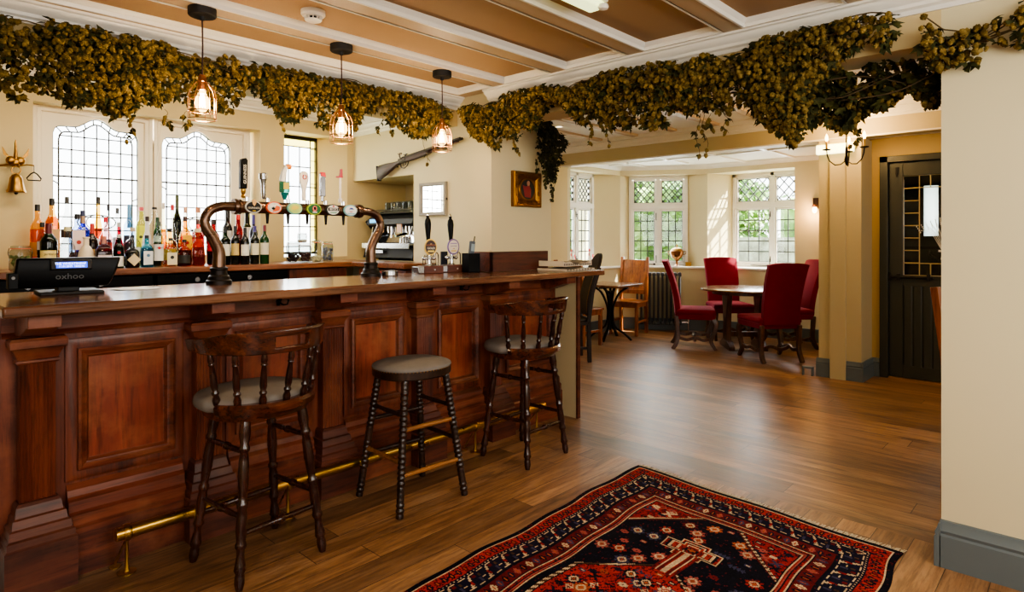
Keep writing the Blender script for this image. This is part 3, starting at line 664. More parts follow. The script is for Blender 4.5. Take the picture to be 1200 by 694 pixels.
# ------------------------------------------------------------------ stools
LEG = [(0, .018), (.04, .02), (.10, .022), (.16, .016), (.18, .021), (.195, .021), (.21, .015), (.26, .019), (.36, .021), (.46, .0165), (.49, .015), (.505, .021), (.525, .021), (.54, .016), (.58, .019), (.66, .021), (.72, .017), (.74, .021), (.755, .021), (.77, .015), (.80, .014), (.86, .02), (.885, .0225), (.905, .016), (.92, .018), (.96, .019), (1, .013)]
SP = [(0, .008), (.06, .011), (.14, .013), (.2, .010), (.22, .013), (.25, .009), (.4, .012), (.62, .0145), (.72, .010), (.74, .0145), (.77, .0145), (.8, .010), (.88, .0155), (.95, .014), (1, .009)]
RUNG = [(0, .008), (.1, .010), (.3, .012), (.44, .010), (.46, .015), (.5, .016), (.54, .015), (.56, .010), (.7, .012), (.9, .010), (1, .008)]
def captain_stool(label, loc, rz):
    t = thing('bar_stool', label, 'bar stool', loc, rz, None)
    zs = .63
    out = ell(.205, .19, 40, (0, .012), 2.3)
    m = M().loft([[(p[0] * .97, p[1] * .97, zs - .012) for p in out], [(p[0], p[1], zs) for p in out], [(p[0], p[1], zs + .028) for p in out], [(p[0] * .97, p[1] * .97, zs + .034) for p in out]])
    arc = [radians(195 + 150 * k / 36) for k in range(37)]
    rg = []
    for a in arc:
        ca, sa = cos(a), sin(a)
        rg.append([(.185 * ca, .175 * sa, zs + .02), (.228 * ca, .215 * sa, zs + .02), (.232 * ca, .22 * sa, zs + .045), (.222 * ca, .212 * sa, zs + .058), (.19 * ca, .18 * sa, zs + .058)])
    m.loft(rg); m.build('seat_frame', MT['stoolr'], t)
    cu = [(p[0] * (1 if p[1] > -.04 else .94), p[1] * (1 if p[1] > 0 else .80)) for p in ell(.235, .225, 56, (0, .015), 2.3)]
    pad(M(), cu, zs + .022, zs + .07, .018).build('cushion', MT['grey'], t, smooth=60)
    # back rail: bent band with a hand slot
    n = 48; A0, A1 = radians(270 - 100), radians(270 + 100)
    def pt(i, j, side):
        a = A0 + (A1 - A0) * i / n; e = abs(i / n - .5) * 2
        h = .088 - .04 * max(0, (e - .45) / .55) ** 1.3; base = .885 + .008 * (e > .9)
        top = base + h; z = base + (top - base) * j / 4
        rr = .243 + .014 * j / 4 + (.012 if side else -.012) + .02 * max(0, (e - .8) / .2) ** 2
        return (rr * cos(a), rr * .98 * sin(a), z)
    m = M(); idx = {}
    for i in range(n + 1):
        for j in range(5):
            for s in (0, 1): idx[i, j, s] = len(m.v); m.v.append(pt(i, j, s))
    hole = lambda i, j: 20 <= i <= 27 and 1 <= j <= 2
    for i in range(n):
        for j in range(4):
            if hole(i, j): continue
            m.f.append((idx[i, j, 1], idx[i + 1, j, 1], idx[i + 1, j + 1, 1], idx[i, j + 1, 1])); m.f.append((idx[i, j, 0], idx[i, j + 1, 0], idx[i + 1, j + 1, 0], idx[i + 1, j, 0]))
            for (di, dj, e0, e1) in ((0, -1, (i, j), (i + 1, j)), (0, 1, (i, j + 1), (i + 1, j + 1)), (-1, 0, (i, j), (i, j + 1)), (1, 0, (i + 1, j), (i + 1, j + 1))):
                ii, jj = i + di, j + dj
                if ii < 0 or ii >= n or jj < 0 or jj >= 4 or hole(ii, jj): m.f.append((idx[e0 + (0,)], idx[e1 + (0,)], idx[e1 + (1,)], idx[e0 + (1,)]))
    m.build('back_rail', MT['stoolr'], t, smooth=50, bevel=.004)
    for k in range(7):
        a = radians(270 + (k - 3) * 25.5)
        M().turned((.243 * cos(a), .238 * sin(a), .892), (.208 * cos(a), .196 * sin(a), zs + .05), SP, 12).build('spindle', MT['stool'], t, smooth=60)
    ft = {}
    for sx in (-1, 1):
        for sy in (-1, 1):
            a, b = Vector((sx * .125, sy * .115, zs)), Vector((sx * .187, sy * .178, 0)); ft[sx, sy] = (a, b)
            M().turned(a, b, LEG, 14).build('leg', MT['stool'], t, smooth=60)
    def at_(s, z): a, b = ft[s]; return a + (b - a) * (1 - z / zs)
    for p, q, z in (((-1, -1), (1, -1), .20), ((-1, 1), (1, 1), .20), ((-1, -1), (-1, 1), .26), ((1, -1), (1, 1), .26), ((-1, -1), (-1, 1), .50), ((1, -1), (1, 1), .50)):
        M().turned(at_(p, z), at_(q, z), RUNG, 10).build('stretcher', MT['stool'], t, smooth=60)
    return t
captain_stool('dark captain bar stool with hand slot in its back rail, nearest the till', (1.185, 2.555, 0), radians(6))
captain_stool('dark captain bar stool with grey seat beside the white end of the bar', (2.865, 2.565, 0), radians(2))
t = thing('bar_stool', 'backless bar stool with round grey nailed seat and ringed legs', 'bar stool', (2.007, 2.58, 0), radians(-3))
out = ell(.205, .185, 44, (0, 0), 2.2)
M().loft([[(p[0] * k, p[1] * k, z) for p in out] for k, z in ((.93, .632), (.985, .64), (.985, .68), (.95, .69))]).build('seat_frame', MT['stoolo'], t)
pad(M(), [(p[0] * 1.0, p[1] * 1.0) for p in out], .672, .694, .018).build('cushion', MT['grey'], t, smooth=60)
m = M()
for k in range(72):
    a = 2 * pi * k / 72; p = out[int(k * 44 / 72) % 44]; m.ball((.2055 * cos(a), .186 * sin(a), .675), .0036, 6, 4)
m.build('nail_trim', MT['oldbrass'], t)
prof = [(0, .017)]
for k in range(26):
    a = k / 26; big = (.06 < a < .4 or .5 < a < .74 or .88 < a < .95)
    prof += [(a + .008, .0175), (a + .014, .020 if big else .0185), (a + .028, .0205 if big else .0185), (a + .034, .0165 if big else .018)]
prof += [(.99, .017), (1, .014)]
ft = {}
for sx in (-1, 1):
    for sy in (-1, 1):
        a, b = Vector((sx * .125, sy * .12, .635)), Vector((sx * .2, sy * .185, 0)); ft[sx, sy] = (a, b)
        M().turned(a, b, prof, 14).build('leg', MT['stoolo'], t, smooth=60)
def at_(s, z): a, b = ft[s]; return a + (b - a) * (1 - z / .635)
RG2 = [(0, .008), (.05, .013), (.1, .010), (.14, .013), (.18, .0105), (.5, .0125), (.82, .0105), (.86, .013), (.9, .010), (.95, .013), (1, .008)]
for p, q, z, mt in (((-1, -1), (1, -1), .40, 'worn'), ((-1, -1), (1, -1), .19, 'worn'), ((-1, 1), (1, 1), .40, 'stoolo'), ((-1, 1), (1, 1), .22, 'stoolo'), ((-1, -1), (-1, 1), .47, 'stoolo'), ((-1, -1), (-1, 1), .25, 'worn'), ((1, -1), (1, 1), .47, 'stoolo'), ((1, -1), (1, 1), .30, 'stoolo')):
    M().turned(at_(p, z), at_(q, z), RG2, 10).build('stretcher', MT[mt], t, smooth=60)

# ------------------------------------------------------------------ rug
NU, NV = 420, 228        # knots along the length and across
rng = np.random.default_rng(5)
PAL = np.array([lin(c)[:3] for c in ((22, 20, 40), (150, 40, 32), (98, 25, 26), (204, 178, 142), (168, 84, 50), (160, 80, 72), (60, 58, 84), (78, 54, 38), (166, 48, 38), (14, 13, 24))])
NAVY, RED, DRED, CREAM, ORANGE, PINK, SLATE, BROWN, BRED, INK = range(10)
im = np.full((NU, NV), RED, np.int8)
uu, vv = np.meshgrid(np.arange(NU), np.arange(NV), indexing='ij'); hv = (NV - 1) / 2; av = np.abs(vv - hv); du = np.minimum(uu, NU - 1 - uu)
e = np.minimum(hv - av, du)      # knots in from the nearest edge
am = vv.astype(float); al = np.where(hv - av < du, uu, vv)   # running coordinate along the border
def put(mask, c): im[mask] = c
def guard(lo, hi, bg, cols, per):
    k = (e >= lo) & (e < hi); put(k, bg); mid = (lo + hi) / 2; ph = (al // per)
    d = np.abs((al % per) - per / 2) / (per / 2) + np.abs(e - mid) / ((hi - lo) / 2)
    for i, c in enumerate(cols): put(k & (d < .8) & (ph % len(cols) == i), c)
    put(k & (d < .3), ORANGE)
put(e < 4, INK); put((e >= 4) & (e < 5), CREAM)
guard(5, 15, BRED, (NAVY, INK, NAVY, DRED), 6)
put((e >= 15) & (e < 17), NAVY); put((e == 16) & (al % 3 == 0), CREAM)
k = (e >= 17) & (e < 33); put(k, NAVY)
# latch-hook motif: cream Z strokes with red, slate and brown fill between two cream lines
q = (al % 17) * 22 // 17; z = (e - 18)
put(k & ((z == 0) | (z == 13)) & ((q // 4) % 3 != 1), CREAM)
put(k & (np.abs(q - 4 - z * .55) < 1.2) & (z > 0) & (z < 13), CREAM); put(k & (np.abs(q - 13) < .8) & (z > 1) & (z < 9), CREAM); put(k & (z == 8) & (q > 12) & (q < 18), CREAM)
put(k & (np.abs(q - 8) < 2) & (np.abs(z - 8) < 3), RED); put(k & (np.abs(q - 17) < 2) & (np.abs(z - 4) < 2), BROWN); put(k & (np.abs(q - 20) < 1.4) & (np.abs(z - 9) < 3), SLATE); put(k & (np.abs(q - 1) < 1.4) & (np.abs(z - 3) < 2), DRED)
put((e >= 33) & (e < 35), INK)
guard(35, 46, DRED, (NAVY, INK, SLATE, CREAM, INK, PINK), 6)
for a, c in ((46, INK), (47, CREAM), (48, RED), (49, RED), (50, INK), (51, PINK), (52, RED), (53, CREAM), (54, INK)): put(e == a, c)
fld = e >= 55
put(fld, RED)
ctr = (NU - 1) / 2; dc = np.abs(uu - ctr)
def hexm(a_tip, a_sh, w): # distance inside a long hexagon with stepped pointed ends
    half = np.where(dc < a_sh, w, w * (1 - (dc - a_sh) / max(a_tip - a_sh, 1)))
    return half - av
def stamp(cu, cv, kind, c):
    r, g = np.abs(uu - cu), np.abs(vv - cv)
    if kind == 0:
        d = np.hypot(r, g); ang = np.arctan2(uu - cu, vv - cv); rad = 5.2 + .9 * np.cos(8 * ang)
        put(d < rad, c); put(d < 3.2, CREAM if c != CREAM else PINK); put(d < 2.2, c); put(d < 1.1, ORANGE)
    elif kind == 1: put((r + g < 4) & ((r + g > 2.1) | (r < 1)), c)
    elif kind == 2: put((r < 1.3) & (g < 4) | (g < 1.3) & (r < 3), c); put((r < .6) & (g < .6), INK)
    elif kind == 3: put((r < 2) & (g < 2.6), c); put((r < .8) & (g < 1.2), CREAM)
    elif kind == 4: put((np.abs(r - g) < 1.1) & (r < 4), c)
    elif kind == 5: put((g < 7) & (r < 1 + (vv - cv) % 3), c)
def scatter(mask, n, kinds, cols, sep):
    pts = []; ii = np.argwhere(mask)
    for _ in range(n * 6):
        a, b = ii[rng.integers(len(ii))]
        if all(abs(a - p) + abs(b - q_) > sep for p, q_ in pts):
            pts.append((a, b)); stamp(a, b, kinds[rng.integers(len(kinds))], cols[rng.integers(len(cols))])
        if len(pts) >= n: break
base_im = im.copy()
scatter((e >= 60), 900, (1, 2, 3, 3, 4), (NAVY, CREAM, INK, DRED, PINK, NAVY, SLATE, INK), 5)
im[~(e >= 55)] = base_im[~(e >= 55)]
H = hexm(168, 108, 62); tooth = ((uu + vv) % 6) // 3
put(fld & (H > -3), BROWN); put(fld & (H > -3) & (tooth == 0), CREAM); put(fld & (H > 0), DRED); put(fld & (H > 1.5), INK)
sv = im.copy(); inner = fld & (H > 8)
scatter(inner & (dc > 52), 70, (0, 0, 0, 2, 3, 5), (PINK, BRED, PINK, ORANGE, SLATE, DRED), 12)
im[~(fld & (H > 2))] = sv[~(fld & (H > 2))]
H2 = hexm(74, 34, 50)
put(H2 > -4, BROWN); put((H2 > -4) & (tooth == 0), CREAM); put(H2 > -1.5, INK); put(H2 > 0, BRED)
sv = im.copy(); scatter(H2 > 6, 170, (1, 2, 3, 4, 0), (NAVY, CREAM, INK, DRED, SLATE, ORANGE), 7); im[~(H2 > 3)] = sv[~(H2 > 3)]
# stepped striped crosses reaching out of the middle
for sg in (-1, 1):
    cu = ctr + sg * 104
    for w, l, c in ((22, 12, CREAM), (21, 11, RED), (19, 10, INK), (17, 9, CREAM), (15, 8, BRED), (11, 6, CREAM), (9, 5, RED), (5, 3, INK), (3, 2, ORANGE)):
        g = av; r = np.abs(uu - cu); put((r < l) & (g < w * (1 - .5 * (r > l * .55))), c)
    sh = (np.abs(uu - (cu - sg * 22)) < 16) & (av < 9)
    put(sh & (av // 1.6 % 3 == 0), CREAM); put(sh & (av // 1.6 % 3 == 1), RED); put(sh & (av // 1.6 % 3 == 2), DRED)
flk = rng.random((NU, NV)); flk = (flk + np.roll(flk, 1, 0) + np.roll(flk, 1, 1)) / 3
for c, lo, hi in ((DRED, .0, .30), (NAVY, .30, .355), (INK, .355, .39)):
    im[(im == RED) & (flk >= lo) & (flk < hi)] = c; im[(im == BRED) & (flk >= lo) & (flk < hi)] = c
im[(im == INK) & (flk > .78)] = NAVY; im[(im == INK) & (flk < .2)] = DRED
FL, FR, NL, NR = Vector((3.165, 1.95)), Vector((3.035, .575)), Vector((.57, 1.86)), Vector((.45, .56))
def rugp(a, b):   # a along 0..1 from the far end, b across 0..1 from the left
    p = FL.lerp(FR, b).lerp(NL.lerp(NR, b), a)
    w = .010 * sin(a * 19 + 1) * (2 * b - 1) + .006 * sin(a * 41)
    return (p.x + .006 * sin(b * 14), p.y + w, .008 + .003 * sin(a * 23 + b * 9) * max(abs(2 * b - 1) - .8, 0) * 5)
vs = [rugp(i / NU, j / NV) for i in range(NU + 1) for j in range(NV + 1)]
ii, jj = np.meshgrid(np.arange(NU), np.arange(NV), indexing='ij'); b0 = (ii * (NV + 1) + jj).ravel()
fs = np.stack([b0, b0 + NV + 1, b0 + NV + 2, b0 + 1], 1)
edge = [i * (NV + 1) for i in range(NU + 1)] + [NU * (NV + 1) + j for j in range(1, NV + 1)] + [i * (NV + 1) + NV for i in range(NU - 1, -1, -1)] + [j for j in range(NV - 1, 0, -1)]
me = bpy.data.meshes.new('rug'); nb = len(vs); vs += [(vs[k][0], vs[k][1], .001) for k in edge]
fl = fs.tolist() + [(edge[k], nb + k, nb + (k + 1) % len(edge), edge[(k + 1) % len(edge)]) for k in range(len(edge))]
me.from_pydata(vs, [], fl)
ca = me.color_attributes.new('knots', 'FLOAT_COLOR', 'CORNER')
colr = PAL[im].reshape(-1, 3) * rng.uniform(.7, 1.2, (NU * NV, 1)) * 1.0
colr *= (1 + .12 * np.sin(np.repeat(np.arange(NU), NV) * .21))[:, None]
full = np.concatenate([np.repeat(colr, 4, 0), np.tile(PAL[INK], (len(edge) * 4, 1))]); full = np.concatenate([full, np.ones((len(full), 1))], 1).astype(np.float32)
ca.data.foreach_set('color', full.ravel())
x = NT('rug_wool'); at = x.n('ShaderNodeAttribute', attribute_name='knots'); x.set(Base_Color=at.outputs[0], Roughness=.95); x.b.inputs['Specular IOR Level'].default_value = .1
x.bump(x.noise(x.coord(), 260, 2), .5, .004)
me.materials.append(x.m); rug = bpy.data.objects.new('rug', me); C.objects.link(rug)
tag(rug, 'worn red and navy oriental rug with medallion, lying on the plank floor', 'rug')
m = M(); random.seed(3)
for k in range(330):
    a = Vector(rugp(0, (k + .5) / 330)); d = Vector((.035 + U(0, .014), U(-.012, .012), 0)); w = .0021
    m.add([(a.x - .004, a.y - w, .007), (a.x - .004, a.y + w, .007), (a.x + d.x, a.y + d.y + w, .002), (a.x + d.x, a.y + d.y - w, .002)], [(0, 1, 2, 3)])
m.build('fringe', P_((206, 192, 164), .9), rug, smooth=0, recalc=False)
# ================================================================== HOP GARLANDS
def hopmat(name, cols, sc):
    x = NT(name); v = x.coord(); n1 = x.noise(v, sc, 3, .6); n2 = x.noise(v, 3.0, 3)
    c = x.ramp(n1, [(.30, lin(cols[0])), (.5, lin(cols[1])), (.70, lin(cols[2]))])
    c = x.mix(x.ramp(n2, [(.35, (0, 0, 0, 1)), (.7, (.55, .55, .55, 1))]), c, lin(cols[3]))
    x.set(Base_Color=c, Roughness=.8); x.b.inputs['Specular IOR Level'].default_value = .2
    return x.m
HOP = hopmat('dried_hop', ((58, 45, 17), (116, 94, 40), (172, 144, 78), (88, 75, 32)), 34)
HLF = hopmat('dried_hop_leaf', ((24, 28, 12), (50, 54, 24), (84, 82, 38), (54, 46, 20)), 16)
HLD = hopmat('dark_dried_leaf', ((22, 24, 14), (42, 42, 24), (66, 60, 32), (34, 32, 18)), 16)
STM = P_((92, 74, 46), .8)
_cr = [(.2, 0), (.8, .10), (.62, .16), (1.0, .30), (.78, .36), (1.0, .52), (.74, .58), (.8, .74), (.5, .79), (.5, .92), (.08, 1.0)]
def cone(m, p, d, L, r):
    d = d.normalized(); a = d.orthogonal().normalized(); b = d.cross(a); n = 6; ph = U(0, 6); k0 = len(m.v)
    for i, (q, t) in enumerate(_cr):
        o = ph + (i // 2) * pi / n
        for j in range(n):
            an = o + 2 * pi * j / n; rr = r * q * (1.12 if j % 2 else .9)
            w = p + d * (L * t) + (a * cos(an) + b * sin(an)) * rr; m.v.append((w.x, w.y, w.z))
    for i in range(len(_cr) - 1):
        for j in range(n):
            k = (j + 1) % n; m.f.append((k0 + i * n + j, k0 + i * n + k, k0 + (i + 1) * n + k, k0 + (i + 1) * n + j))
def leaf_(m, p, d, nrm, L):
    d = d.normalized(); s = d.cross(nrm).normalized(); n = s.cross(d); W = L * .5; b = len(m.v)
    for x, y, z in ((0, 0, 0), (-.55, .25, -.06), (-.5, .62, -.14), (-.2, .5, .03), (0, 1, -.16), (.2, .5, .03), (.5, .62, -.14), (.55, .25, -.06), (0, .42, .06)):
        w = p + s * (x * 2 * W * U(.8, 1.1)) + d * (y * L) + n * (z * L * U(.6, 1.8)); m.v.append((w.x, w.y, w.z))
    for i, j in ((0, 1), (1, 2), (2, 3), (3, 4), (4, 5), (5, 6), (6, 7), (7, 0)): m.f.append((b + 8, b + i, b + j))
def wob(s, k): return .5 * sin(s * 5.3 + k) + .3 * sin(s * 12.7 + 2 * k) + .2 * sin(s * 29 + k * 3)
def garland(label, knots, out, ncone, nleaf, seed, depth=.13, leafmat=None, strands=0, clusters=None, into=None):
    """knots: (x, y, top, bottom) along the run; out: horizontal direction facing the room"""
    random.seed(seed); out = Vector((out[0], out[1], 0)).normalized()
    t = into or thing('hop_garland', label, 'garland', (knots[0][0], knots[0][1], knots[0][3]), 0, 'dried hop garlands')
    cum = [0]
    for a, b in zip(knots, knots[1:]): cum.append(cum[-1] + hypot(b[0] - a[0], b[1] - a[1]) + .02)
    T = cum[-1]
    def at(s):
        for i in range(len(knots) - 1):
            if s <= cum[i + 1]: break
        q = (s - cum[i]) / (cum[i + 1] - cum[i]); a, b = knots[i], knots[i + 1]
        return [a[j] + (b[j] - a[j]) * q for j in range(4)]
    def pick(sh=0):
        while True:
            s = U(0, T); x, y, zt, zb = at(s); zb -= .10 * wob(s * 1.1, seed) - .02; zt += .06 * wob(s * 1.3, seed + 4)
            if R() > (zt - zb) / .42: continue
            # clumps: keep more where the clump wave is high
            if clusters and R() > .35 + .65 * (.5 + .5 * sin(s * clusters + 1.3 * sin(s * 3))): continue
            v = R() ** .85; z = min(zt, 2.295) + (zb - zt) * v
            prof = sqrt(max(.05, 1 - (2 * v - 1) ** 2)) * depth
            q = (R() ** .45) if not sh else R() * .8
            return Vector((x, y, z)) + out * (q * prof + .03)
    mc, ml, ms = M(), M(), M()
    for k in range(ncone):
        p = pick(); d = Vector((U(-.7, .7), U(-.7, .7), -1)) + out * U(0, .9); L = U(.020, .036)
        cone(mc, p, d, L, L * U(.34, .44))
    for k in range(nleaf):
        p = pick(k % 3); d = Vector((U(-1, 1), U(-1, 1), U(-1, .2))) + out * .4; leaf_(ml, p, d, Vector((U(-.5, .5), U(-.5, .5), .6)) + out * U(.2, 1), U(.028, .062))
    for k in range(5):
        pts = []; ph = U(0, 6); q0 = U(.02, depth)
        for i in range(60):
            s = T * i / 59; x, y, zt, zb = at(s); c_ = zt - (zt - zb) * (.42 + .22 * sin(s * 3 + ph) + .1 * sin(s * 9 + ph * 2)); pts.append(Vector((x, y, c_)) + out * (q0 * (.7 + .3 * sin(s * 6 + ph))))
        ms.tube(pts, .003, 5)
    for k in range(strands):
        s = U(.05 * T, .95 * T); x, y, zt, zb = at(s); p = Vector((x, y, zb + .03)) + out * U(.0, depth * .8); Ls = U(.08, .24); drift = U(-.3, .3); tn = Vector((-out.y, out.x, 0)); pts = []
        for i in range(9):
            q = i / 8; w = p + Vector((0, 0, -Ls * q)) + tn * (drift * Ls * q + .012 * sin(q * 8 + k)); pts.append(w)
            if i > 1:
                if R() < .6: leaf_(ml, w, Vector((U(-1, 1), U(-1, 1), -.6)), Vector((U(-1, 1), U(-1, 1), .5)), U(.02, .045))
                if R() < .55: cone(mc, w, Vector((U(-.6, .6), U(-.6, .6), -1)), U(.022, .034), U(.009, .012))
        ms.tube(pts, .0016, 4)
    def clamp(v):
        x, y, z = v
        if out.x < -.5: x = min(x, knots[0][0] - .003)
        elif out.y < -.5: y = min(y, knots[0][1] - .003)
        return (x, y, min(z, 2.343))
    for m_ in (mc, ml, ms): m_.v = [clamp(v) for v in m_.v]
    for m_, n_, mt in ((ml, 'leaves', leafmat or HLF), (mc, 'hop_cones', HOP if leafmat is None else HLF), (ms, 'bine', STM)):
        m_.v = [tuple(Vector(v) - Vector(t.location)) for v in m_.v]
        o = m_.build(n_, mt, t, smooth=60 if n_ == 'hop_cones' else 0, recalc=False)
        if n_ != 'bine': o['kind'] = 'stuff'
    return t
gy = 3.37
garland('thick dried hop garland along the beam over the back of the bar', [(x, gy, a, b) for x, a, b in ((.15, 2.33, 1.98), (.45, 2.316, 1.97), (.6, 2.28, 1.96), (.75, 2.275, 1.95), (.92, 2.28, 1.93), (1.11, 2.29, 1.93), (1.36, 2.30, 1.97), (1.47, 2.28, 2.12), (1.6, 2.27, 2.14), (1.72, 2.32, 2.10), (1.82, 2.34, 2.06), (1.96, 2.35, 1.96), (2.14, 2.35, 1.99), (2.27, 2.31, 2.12), (2.4, 2.28, 2.17), (2.52, 2.30, 2.09), (2.68, 2.30, 2.02), (2.78, 2.30, 2.06), (2.84, 2.28, 2.1))], (0, -1), 3700, 2100, 11, .14, None, 9, 9)
gx = 3.035
GW = garland('long dried hop garland along the beam of the wide opening to the lounge', [(gx, y, a, b) for y, a, b in ((3.19, 2.26, 2.1), (3.07, 2.27, 2.03), (2.83, 2.285, 1.99), (2.62, 2.27, 2.04), (2.4, 2.25, 2.09), (2.26, 2.283, 2.03), (2.1, 2.28, 2.03), (1.96, 2.35, 2.0), (1.86, 2.27, 2.04), (1.69, 2.276, 1.93), (1.45, 2.273, 1.94), (1.22, 2.27, 1.90), (1.08, 2.29, 1.86), (.98, 2.31, 1.90), (.88, 2.29, 2.07), (.78, 2.30, 2.13), (.68, 2.31, 2.16), (.60, 2.31, 2.14))], (-1, 0), 3300, 2000, 12, .15, None, 9, 8)
garland('tail of the dried hop garland crossing the plain cream wall beside the lounge opening', [(3.04, y, a, b) for y, a, b in ((.50, 2.26, 2.10), (.44, 2.20, 2.04), (.36, 2.18, 2.05), (.30, 2.15, 2.04), (.2, 2.19, 2.07), (.08, 2.21, 2.05), (-.1, 2.2, 2.05))], (-1, 0), 260, 150, 13, .1, None, 3, 12)
garland('', [(3.10, y, a, b) for y, a, b in ((1.12, 2.12, 1.98), (1.0, 2.11, 1.88), (.85, 2.10, 1.85), (.72, 2.10, 1.86), (.6, 2.1, 1.86), (.49, 2.10, 1.88))], (1, 0), 900, 520, 14, .17, None, 1, into=GW)
garland('dark withered hop bunch hanging on the pier beside the gilt picture', [(3.42, 2.98, 2.22, 2.02), (3.48, 2.98, 2.2, 1.88), (3.55, 2.98, 2.17, 1.74), (3.62, 2.98, 2.14, 1.86), (3.68, 2.98, 2.12, 1.96)], (0, -1), 60, 420, 15, .09, HLD, 5)
BN = [o for o in C.objects if o.get('label', '').startswith('dark withered')][0]
M().tube([(3.55, 3.05, 2.12), (3.55, 2.96, 2.12), (3.55, 2.95, 2.15)], .004, 6).build('wall_hook', MT['iron'], BN, world=True)

# ================================================================== CEILING FITTINGS
def pendant(label, px, py, ybot):
    X, Y_, _ = onZ(px, py, ZC); t = thing('pendant_lamp', label, 'pendant lamp', (X, Y_, ZC), 0, 'caged pendants over the bar')
    M().lathe([(.001, 0), (.058, 0), (.058, -.032), (.054, -.036), (.012, -.037), (.010, -.052), (.004, -.054)]).build('ceiling_rose', MT['blackm'], t)
    d = X * _c + Y_ * _s; zb = HC + (YH - ybot) / F * d - ZC; h = .165; zt = zb + h
    M().tube([(0, 0, -.05), (.002, 0, (zt) * .5), (0, 0, zt + .03)], .0035, 6).build('flex', P_((58, 30, 26), .8), t)
    M().lathe([(.004, zt + .035), (.014, zt + .03), (.017, zt + .018), (.017, zt - .02), (.019, zt - .022), (.019, zt - .036), (.015, zt - .038)], n=16).build('lamp_holder', MT['copper'], t)
    m = M(); r = .058
    for k in range(8):
        a = 2 * pi * k / 8 + .2
        m.tube([(q * cos(a), q * sin(a), z) for q, z in ((.018, zt + .002), (.034, zt - .012), (.05, zt - .035), (.057, zt - .06), (r, zt - .08), (r, zb))], .0018, 5)
    for z, q in ((zb, r), (zb + .035, r), (zt - .07, r), (zt + .002, .018)):
        m.tube([(q * cos(2 * pi * k / 28), q * sin(2 * pi * k / 28), z) for k in range(29)], .002, 5)
    m.build('wire_cage', MT['copper'], t)
    M().lathe([(.012, zt - .036), (.016, zt - .05), (.028, zt - .075), (.031, zt - .095), (.026, zt - .115), (.012, zt - .13), (.001, zt - .133)], n=18).build('bulb', MT['bulb'], t)
    m = M()
    for k in range(6):
        a = 2 * pi * k / 6; m.cyl((.006 * cos(a), .006 * sin(a), zt - .05), (.012 * cos(a), .012 * sin(a), zt - .11), .0016, 5)
    m.build('filament', MT['fil'], t)
    l = bpy.data.lights.new('pendant_light', 'POINT'); l.energy = 9; l.color = (1, .74, .44); l.shadow_soft_size = .03
    o = bpy.data.objects.new('pendant_light', l); C.objects.link(o); o.location = (X, Y_, ZC + zb + .07)
pendant('copper caged pendant lamp nearest the arched window on the left', 237, 10, 140)
pendant('copper caged pendant lamp, middle of three over the bar', 400, 53, 167)
pendant('copper caged pendant lamp in front of the mounted gun', 518, 84, 177)
X, Y_, _ = onZ(367, 13, ZC + .035)
t = thing('smoke_detector', 'white round smoke detector on the bar ceiling', 'smoke detector', (X, Y_, ZC + .035))
M().lathe([(.001, 0), (.055, 0), (.055, -.018), (.05, -.024), (.001, -.024)], n=28).build('base', MT['white'], t)
m = M().lathe([(.042, -.022), (.04, -.028), (.001, -.028)], n=24).lathe([(.001, -.05), (.026, -.05), (.036, -.046), (.038, -.042), (.001, -.042)], n=24)
for k in range(12): m.cbox((.036 * cos(k * pi / 6), .036 * sin(k * pi / 6), -.034), (.006, .004, .018), k * pi / 6)
m.build('sensor_cap', MT['white'], t); M().lathe([(.024, -.026), (.024, -.044)], n=16).build('vent', MT['black'], t)
X, Y_, _ = onZ(676, -13, ZC + .03)
t = thing('ceiling_light', 'lit ceiling light with green tinted cover at the top edge', 'ceiling light', (X, Y_, ZC + .035))
M().box(-.16, .16, -.05, .05, -.03, 0).build('housing', MT['white'], t, bevel=.004); M().box(-.15, .15, -.042, .042, -.06, -.028).build('diffuser', emit('green_lit_cover', (226, 236, 170), 1.6), t, bevel=.01)
M().lathe([(.001, -.075), (.02, -.07), (.024, -.06), (.02, -.05)], (.12, -.05, 0), 16).build('lens', MT['white'], t)
X, Y_, _ = onZ(655, 148, 2.56)
t = thing('downlight', 'small round recessed downlight in the lounge ceiling', 'downlight', (X, Y_, 2.56))
M().lathe([(.05, 0), (.05, -.006), (.036, -.008), (.034, 0)], n=24).build('bezel', MT['white'], t); M().lathe([(.034, -.002), (.001, -.003)], n=20).build('lamp', emit('downlight_lamp', (255, 240, 210), 6), t)
t = thing('emergency_light', 'lit emergency light box at the top of the column beside the door', 'light', (6.43, 1.78, 2.19))
M().box(-.04, .02, -.17, .17, -.02, .05).build('housing', P_((196, 190, 120)), t, bevel=.006); M().box(-.075, -.038, -.165, .165, -.055, .035).build('diffuser', MT['tube'], t, bevel=.012)
# sconce, chandelier
s_ = onX(957, 243, 8.5)
t = thing('wall_sconce', 'small glowing wall sconce beside the bay', 'wall light', (8.5, s_[1], s_[2]))
M().box(-.02, 0, -.04, .04, -.02, .12).cyl((-.02, 0, .03), (-.07, 0, .03), .008).lathe([(.03, .03), (.034, .03), (.03, 0), (.022, .0)], (-.075, 0, 0), 14).build('backplate', MT['walnut'], t); M().ball((-.075, 0, -.035), (.028, .028, .045)).build('bulb', MT['flame'], t)
l = bpy.data.lights.new('sconce_light', 'POINT'); l.energy = 10; l.color = (1, .55, .22); l.shadow_soft_size = .04
o = bpy.data.objects.new('sconce_light', l); C.objects.link(o); o.location = (8.36, s_[1], s_[2] - .06)
dd = 5.55; rx, ry, rz_ = ray(992, 190); cx, cy, cz = rx * dd, ry * dd, HC + rz_ * dd
t = thing('chandelier', 'dark iron candle chandelier with lit candle bulbs near the door', 'chandelier', (cx, cy, cz))
M().lathe([(.004, -.03), (.014, -.01), (.02, .02), (.01, .06), (.012, .1), (.006, .16), (.006, 2.56 - cz)], n=12).build('stem', MT['iron'], t)
